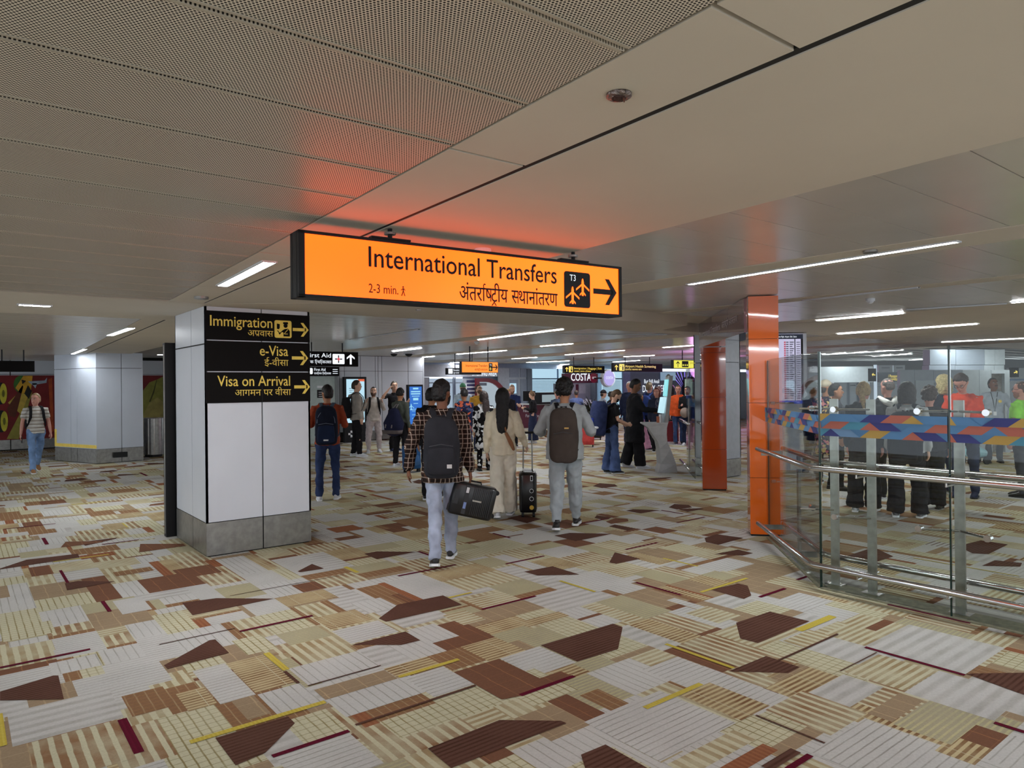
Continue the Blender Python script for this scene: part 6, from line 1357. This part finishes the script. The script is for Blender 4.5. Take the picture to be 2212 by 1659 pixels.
t = attach(a, 'hat', 'beige hat held in front of the dark jacket by the barrier', 'hat'); MB().ball(a['sp'](.05, .28, .05), (.14, .09, .15), 14).build('crown', C('beige', (140, 124, 116)), t, True)
def sc_at(px, py, w, h, d, m, label, handle=0, soft=False, hd=0.):
    q = P(px, py); return suitcase((q.x, q.y, 0), -math.atan2(q.x, q.y)+hd, w, h, d, m, label, handle=handle, soft=soft)
sc_at(1270, 965, .34, .44, .25, C('coral_red', (196, 74, 72)), 'coral red soft suitcase right of the grey sweatsuit man', soft=True)
sc_at(1452, 958, .36, .56, .24, mat('crimson_shell', s2l(128, 22, 36), .3), 'dark red hard suitcase with pulled-out handle beside the orange vest man', .45)
sc_at(1289, 950, .30, .50, .24, mat('black_shell2', s2l(18, 18, 20), .3, 0, .1), 'dark trolley suitcase between the coral suitcase and the palm', .4)
sc_at(1398, 966, .42, .52, .28, mat('black_shell2', s2l(18, 18, 20), .3, 0, .1), 'large black suitcase behind the kiosk foot', 0)
# queue behind the glass
a = person('passenger in grey cap and grey jacket beside the flight board, behind glass', 1755, 1030, 823, 60, sk='dark', top='jacket', topm=C('grey_jacket', (84, 88, 96)), botm=blk, shoem=wht, hair='cap', hairc=(40, 30, 28), hatc=(120, 122, 114), turn=25)
a = person('passenger in beige cap and patterned top carrying a rolled olive coat', 1786, 1045, 821, 20, sk='tan', top='coat', topm=blobs('floral', [s2l(44, 34, 56), s2l(200, 120, 130), s2l(220, 190, 120)], 16., .56), botm=blk, shoem=blks, hair='cap', hairc=(60, 46, 40), hatc=(172, 160, 140), female=True, turn=40, arms=(((.1, .2, -1), (.1, 1, -.1)), ((.1, .2, -1), (-.2, 1, -.1))))
sp = a['sp']; t = attach(a, 'rolled_coat', 'olive coat with maroon lining draped on the patterned top passenger arm', 'coat')
MB().tube([sp(.12, .05, .16), sp(.28, .12, .12), sp(.36, .1, .0)], [(.07, .06), (.08, .07), (.05, .05)], 14, round_=True).build('lining', C('maroon_cloth', (84, 44, 48)), t, True); MB().tube([sp(.10, .12, .08), sp(.2, .14, -.08), sp(.27, .12, -.26)], [(.08, .06), (.12, .06), (.10, .03)], 14, round_=True).build('coat_body', C('olive_coat', (122, 110, 82)), t, True)
a = person('man in dark polo with short black hair speaking in profile, behind glass', 1808, 1058, 829, 84, sk='tan', top='jacket', topm=C('dark_polo', (52, 54, 60)), botm=blk, shoem=blks, solem=M_black, hair='short', hairc=(18, 16, 18), collar=1, vox=.010)
a = person('woman with blonde ponytail in black coat and wide trousers, behind glass', 1868, 1104, 825, 8, sk='pink', top='coat', topm=C('black_coat', (34, 34, 40)), botm=C('black_wide', (28, 28, 32)), bottom='wide', shoem=wht, hair='pony', hairc=(176, 150, 106), female=True, vox=.009, legs=((4, 3, .08), (-4, 3, .08)))
a = person('grey haired man in black jacket with open white hood looking left, behind glass', 1919, 1075, 818, -18, sk='pink', top='jacket', topm=blk, botm=blk, shoem=blks, hair='fade', hairc=(96, 88, 84), turn=-24)
sp = a['sp']; MB().tube([sp(-.11, .0, .54), sp(-.06, -.13, .48), sp(0, -.17, .44), sp(.06, -.13, .48), sp(.11, .0, .54)], [(.03, .03), (.05, .04), (.055, .05), (.05, .04), (.03, .03)], 10, round_=True).build('hood', C('white_hood', (200, 200, 196)), a['root'], True)
a = person('dark haired passenger in pale grey hoodie and wide black trousers, behind glass', 1962, 1116, 828, 6, sk='light', top='hoodie', topm=C('pale_hoodie', (160, 162, 164)), botm=C('black_wide', (28, 28, 32)), bottom='wide', shoem=C('grey_shoe', (96, 96, 98)), hair='bob', hairc=(44, 36, 38), hood=1, vox=.009, legs=((3, 3, .22), (-3, 3, .22)), wide=1.05)
backpack(a, 'large black backpack with blue straps on the pale grey hoodie', C('black_pack', (26, 28, 36)), w=.20, h=.60, dp=.12, top=.42, piping=None, pw=2.6)
a = person('curly haired passenger in dark jacket to the right of the pale hoodie, behind glass', 2010, 1098, 837, 4, sk='pink', top='jacket', topm=C('dark_jacket2', (40, 40, 46)), botm=blk, bottom='wide', shoem=blks, solem=M_black, hair='curly', hairc=(66, 50, 44), vox=.010)
a = person('woman with blonde bob and glasses in navy black top, behind glass', 2040, 1068, 812, -22, sk='pink', top='sweater', topm=C('blue_black', (26, 28, 40)), sleeve='short', botm=C('dark_denim', (38, 50, 82), .3, 6), shoem=blks, hair='bob', hairc=(188, 172, 124), female=True, glasses=True, turn=-25, vox=.010)
a = person('man in bright orange red sweater bowing his head, behind glass', 2086, 1074, 806, -165, sk='pink', top='sweater', topm=C('orange_red', (196, 62, 36)), botm=C('dark_denim2', (36, 44, 66), .3, 6), shoem=navy, solem=M_black, hair='messy', hairc=(58, 46, 42), nod=38, lean=10, glasses=True, arms=hold, vox=.010)
sp = a['sp']; t = attach(a, 'fluffy_bag', 'black fluffy bag held by the orange red sweater man', 'bag'); o = MB().tube([sp(-.18, .28, .13), sp(.16, .28, .13)], [(.07, .08), (.07, .08)], 14, round_=True).build('bag_body', blk, t, True)
a = person('moustached man in grey polo jumper and lanyard by the grey partition', 2148, 999, 817, 172, sk='brown', top='sweater', topm=C('grey_polo', (150, 158, 168)), botm=C('charcoal_trousers', (58, 60, 66)), shoem=blks, solem=M_black, hair='short', hairc=(34, 30, 30), nod=-14, turn=-20, collar=1, arms=(((.55, -.1, -1), (-.2, .4, -1)), ((.45, -.1, -1), (-.2, .4, -1))))
hm_ = a['HM']; w_ = MB().tube([(-.03, .094, -.048), (0, .103, -.044), (.03, .094, -.048)], [(.006, .006)]*3, 8); w_.xf(hm_).build('moustache', M_black, a['root'], True)
sp = a['sp']; MB().tube([sp(-.06, .06, .53), sp(-.03, .135, .36), sp(0, .145, .12), sp(.03, .135, .36), sp(.06, .06, .53)], [.006]*5, 6).build('lanyard', M_black, a['root']); MB().cbox(tuple(sp(0, .155, .09)), (.055, .006, .08)).build('badge', M_tw, a['root']); MB().plate(disc(0, 0, .03), 0, .006).xf(Matrix.Translation(sp(-.09, .145, .34))).build('round_badge', M_yel, a['root'])
a = person('man with glasses and stubble in lime green hi-vis vest at the right edge', 2208, 1073, 825, -70, sk='pink', top='jacket', topm=C('hi_vis', (130, 200, 60)), botm=C('charcoal_trousers', (58, 60, 66)), shoem=blks, solem=M_black, hair='fade', hairc=(90, 66, 56), beard=(150, 100, 84), glasses=True, collar=1, vox=.010, sleeve='short')
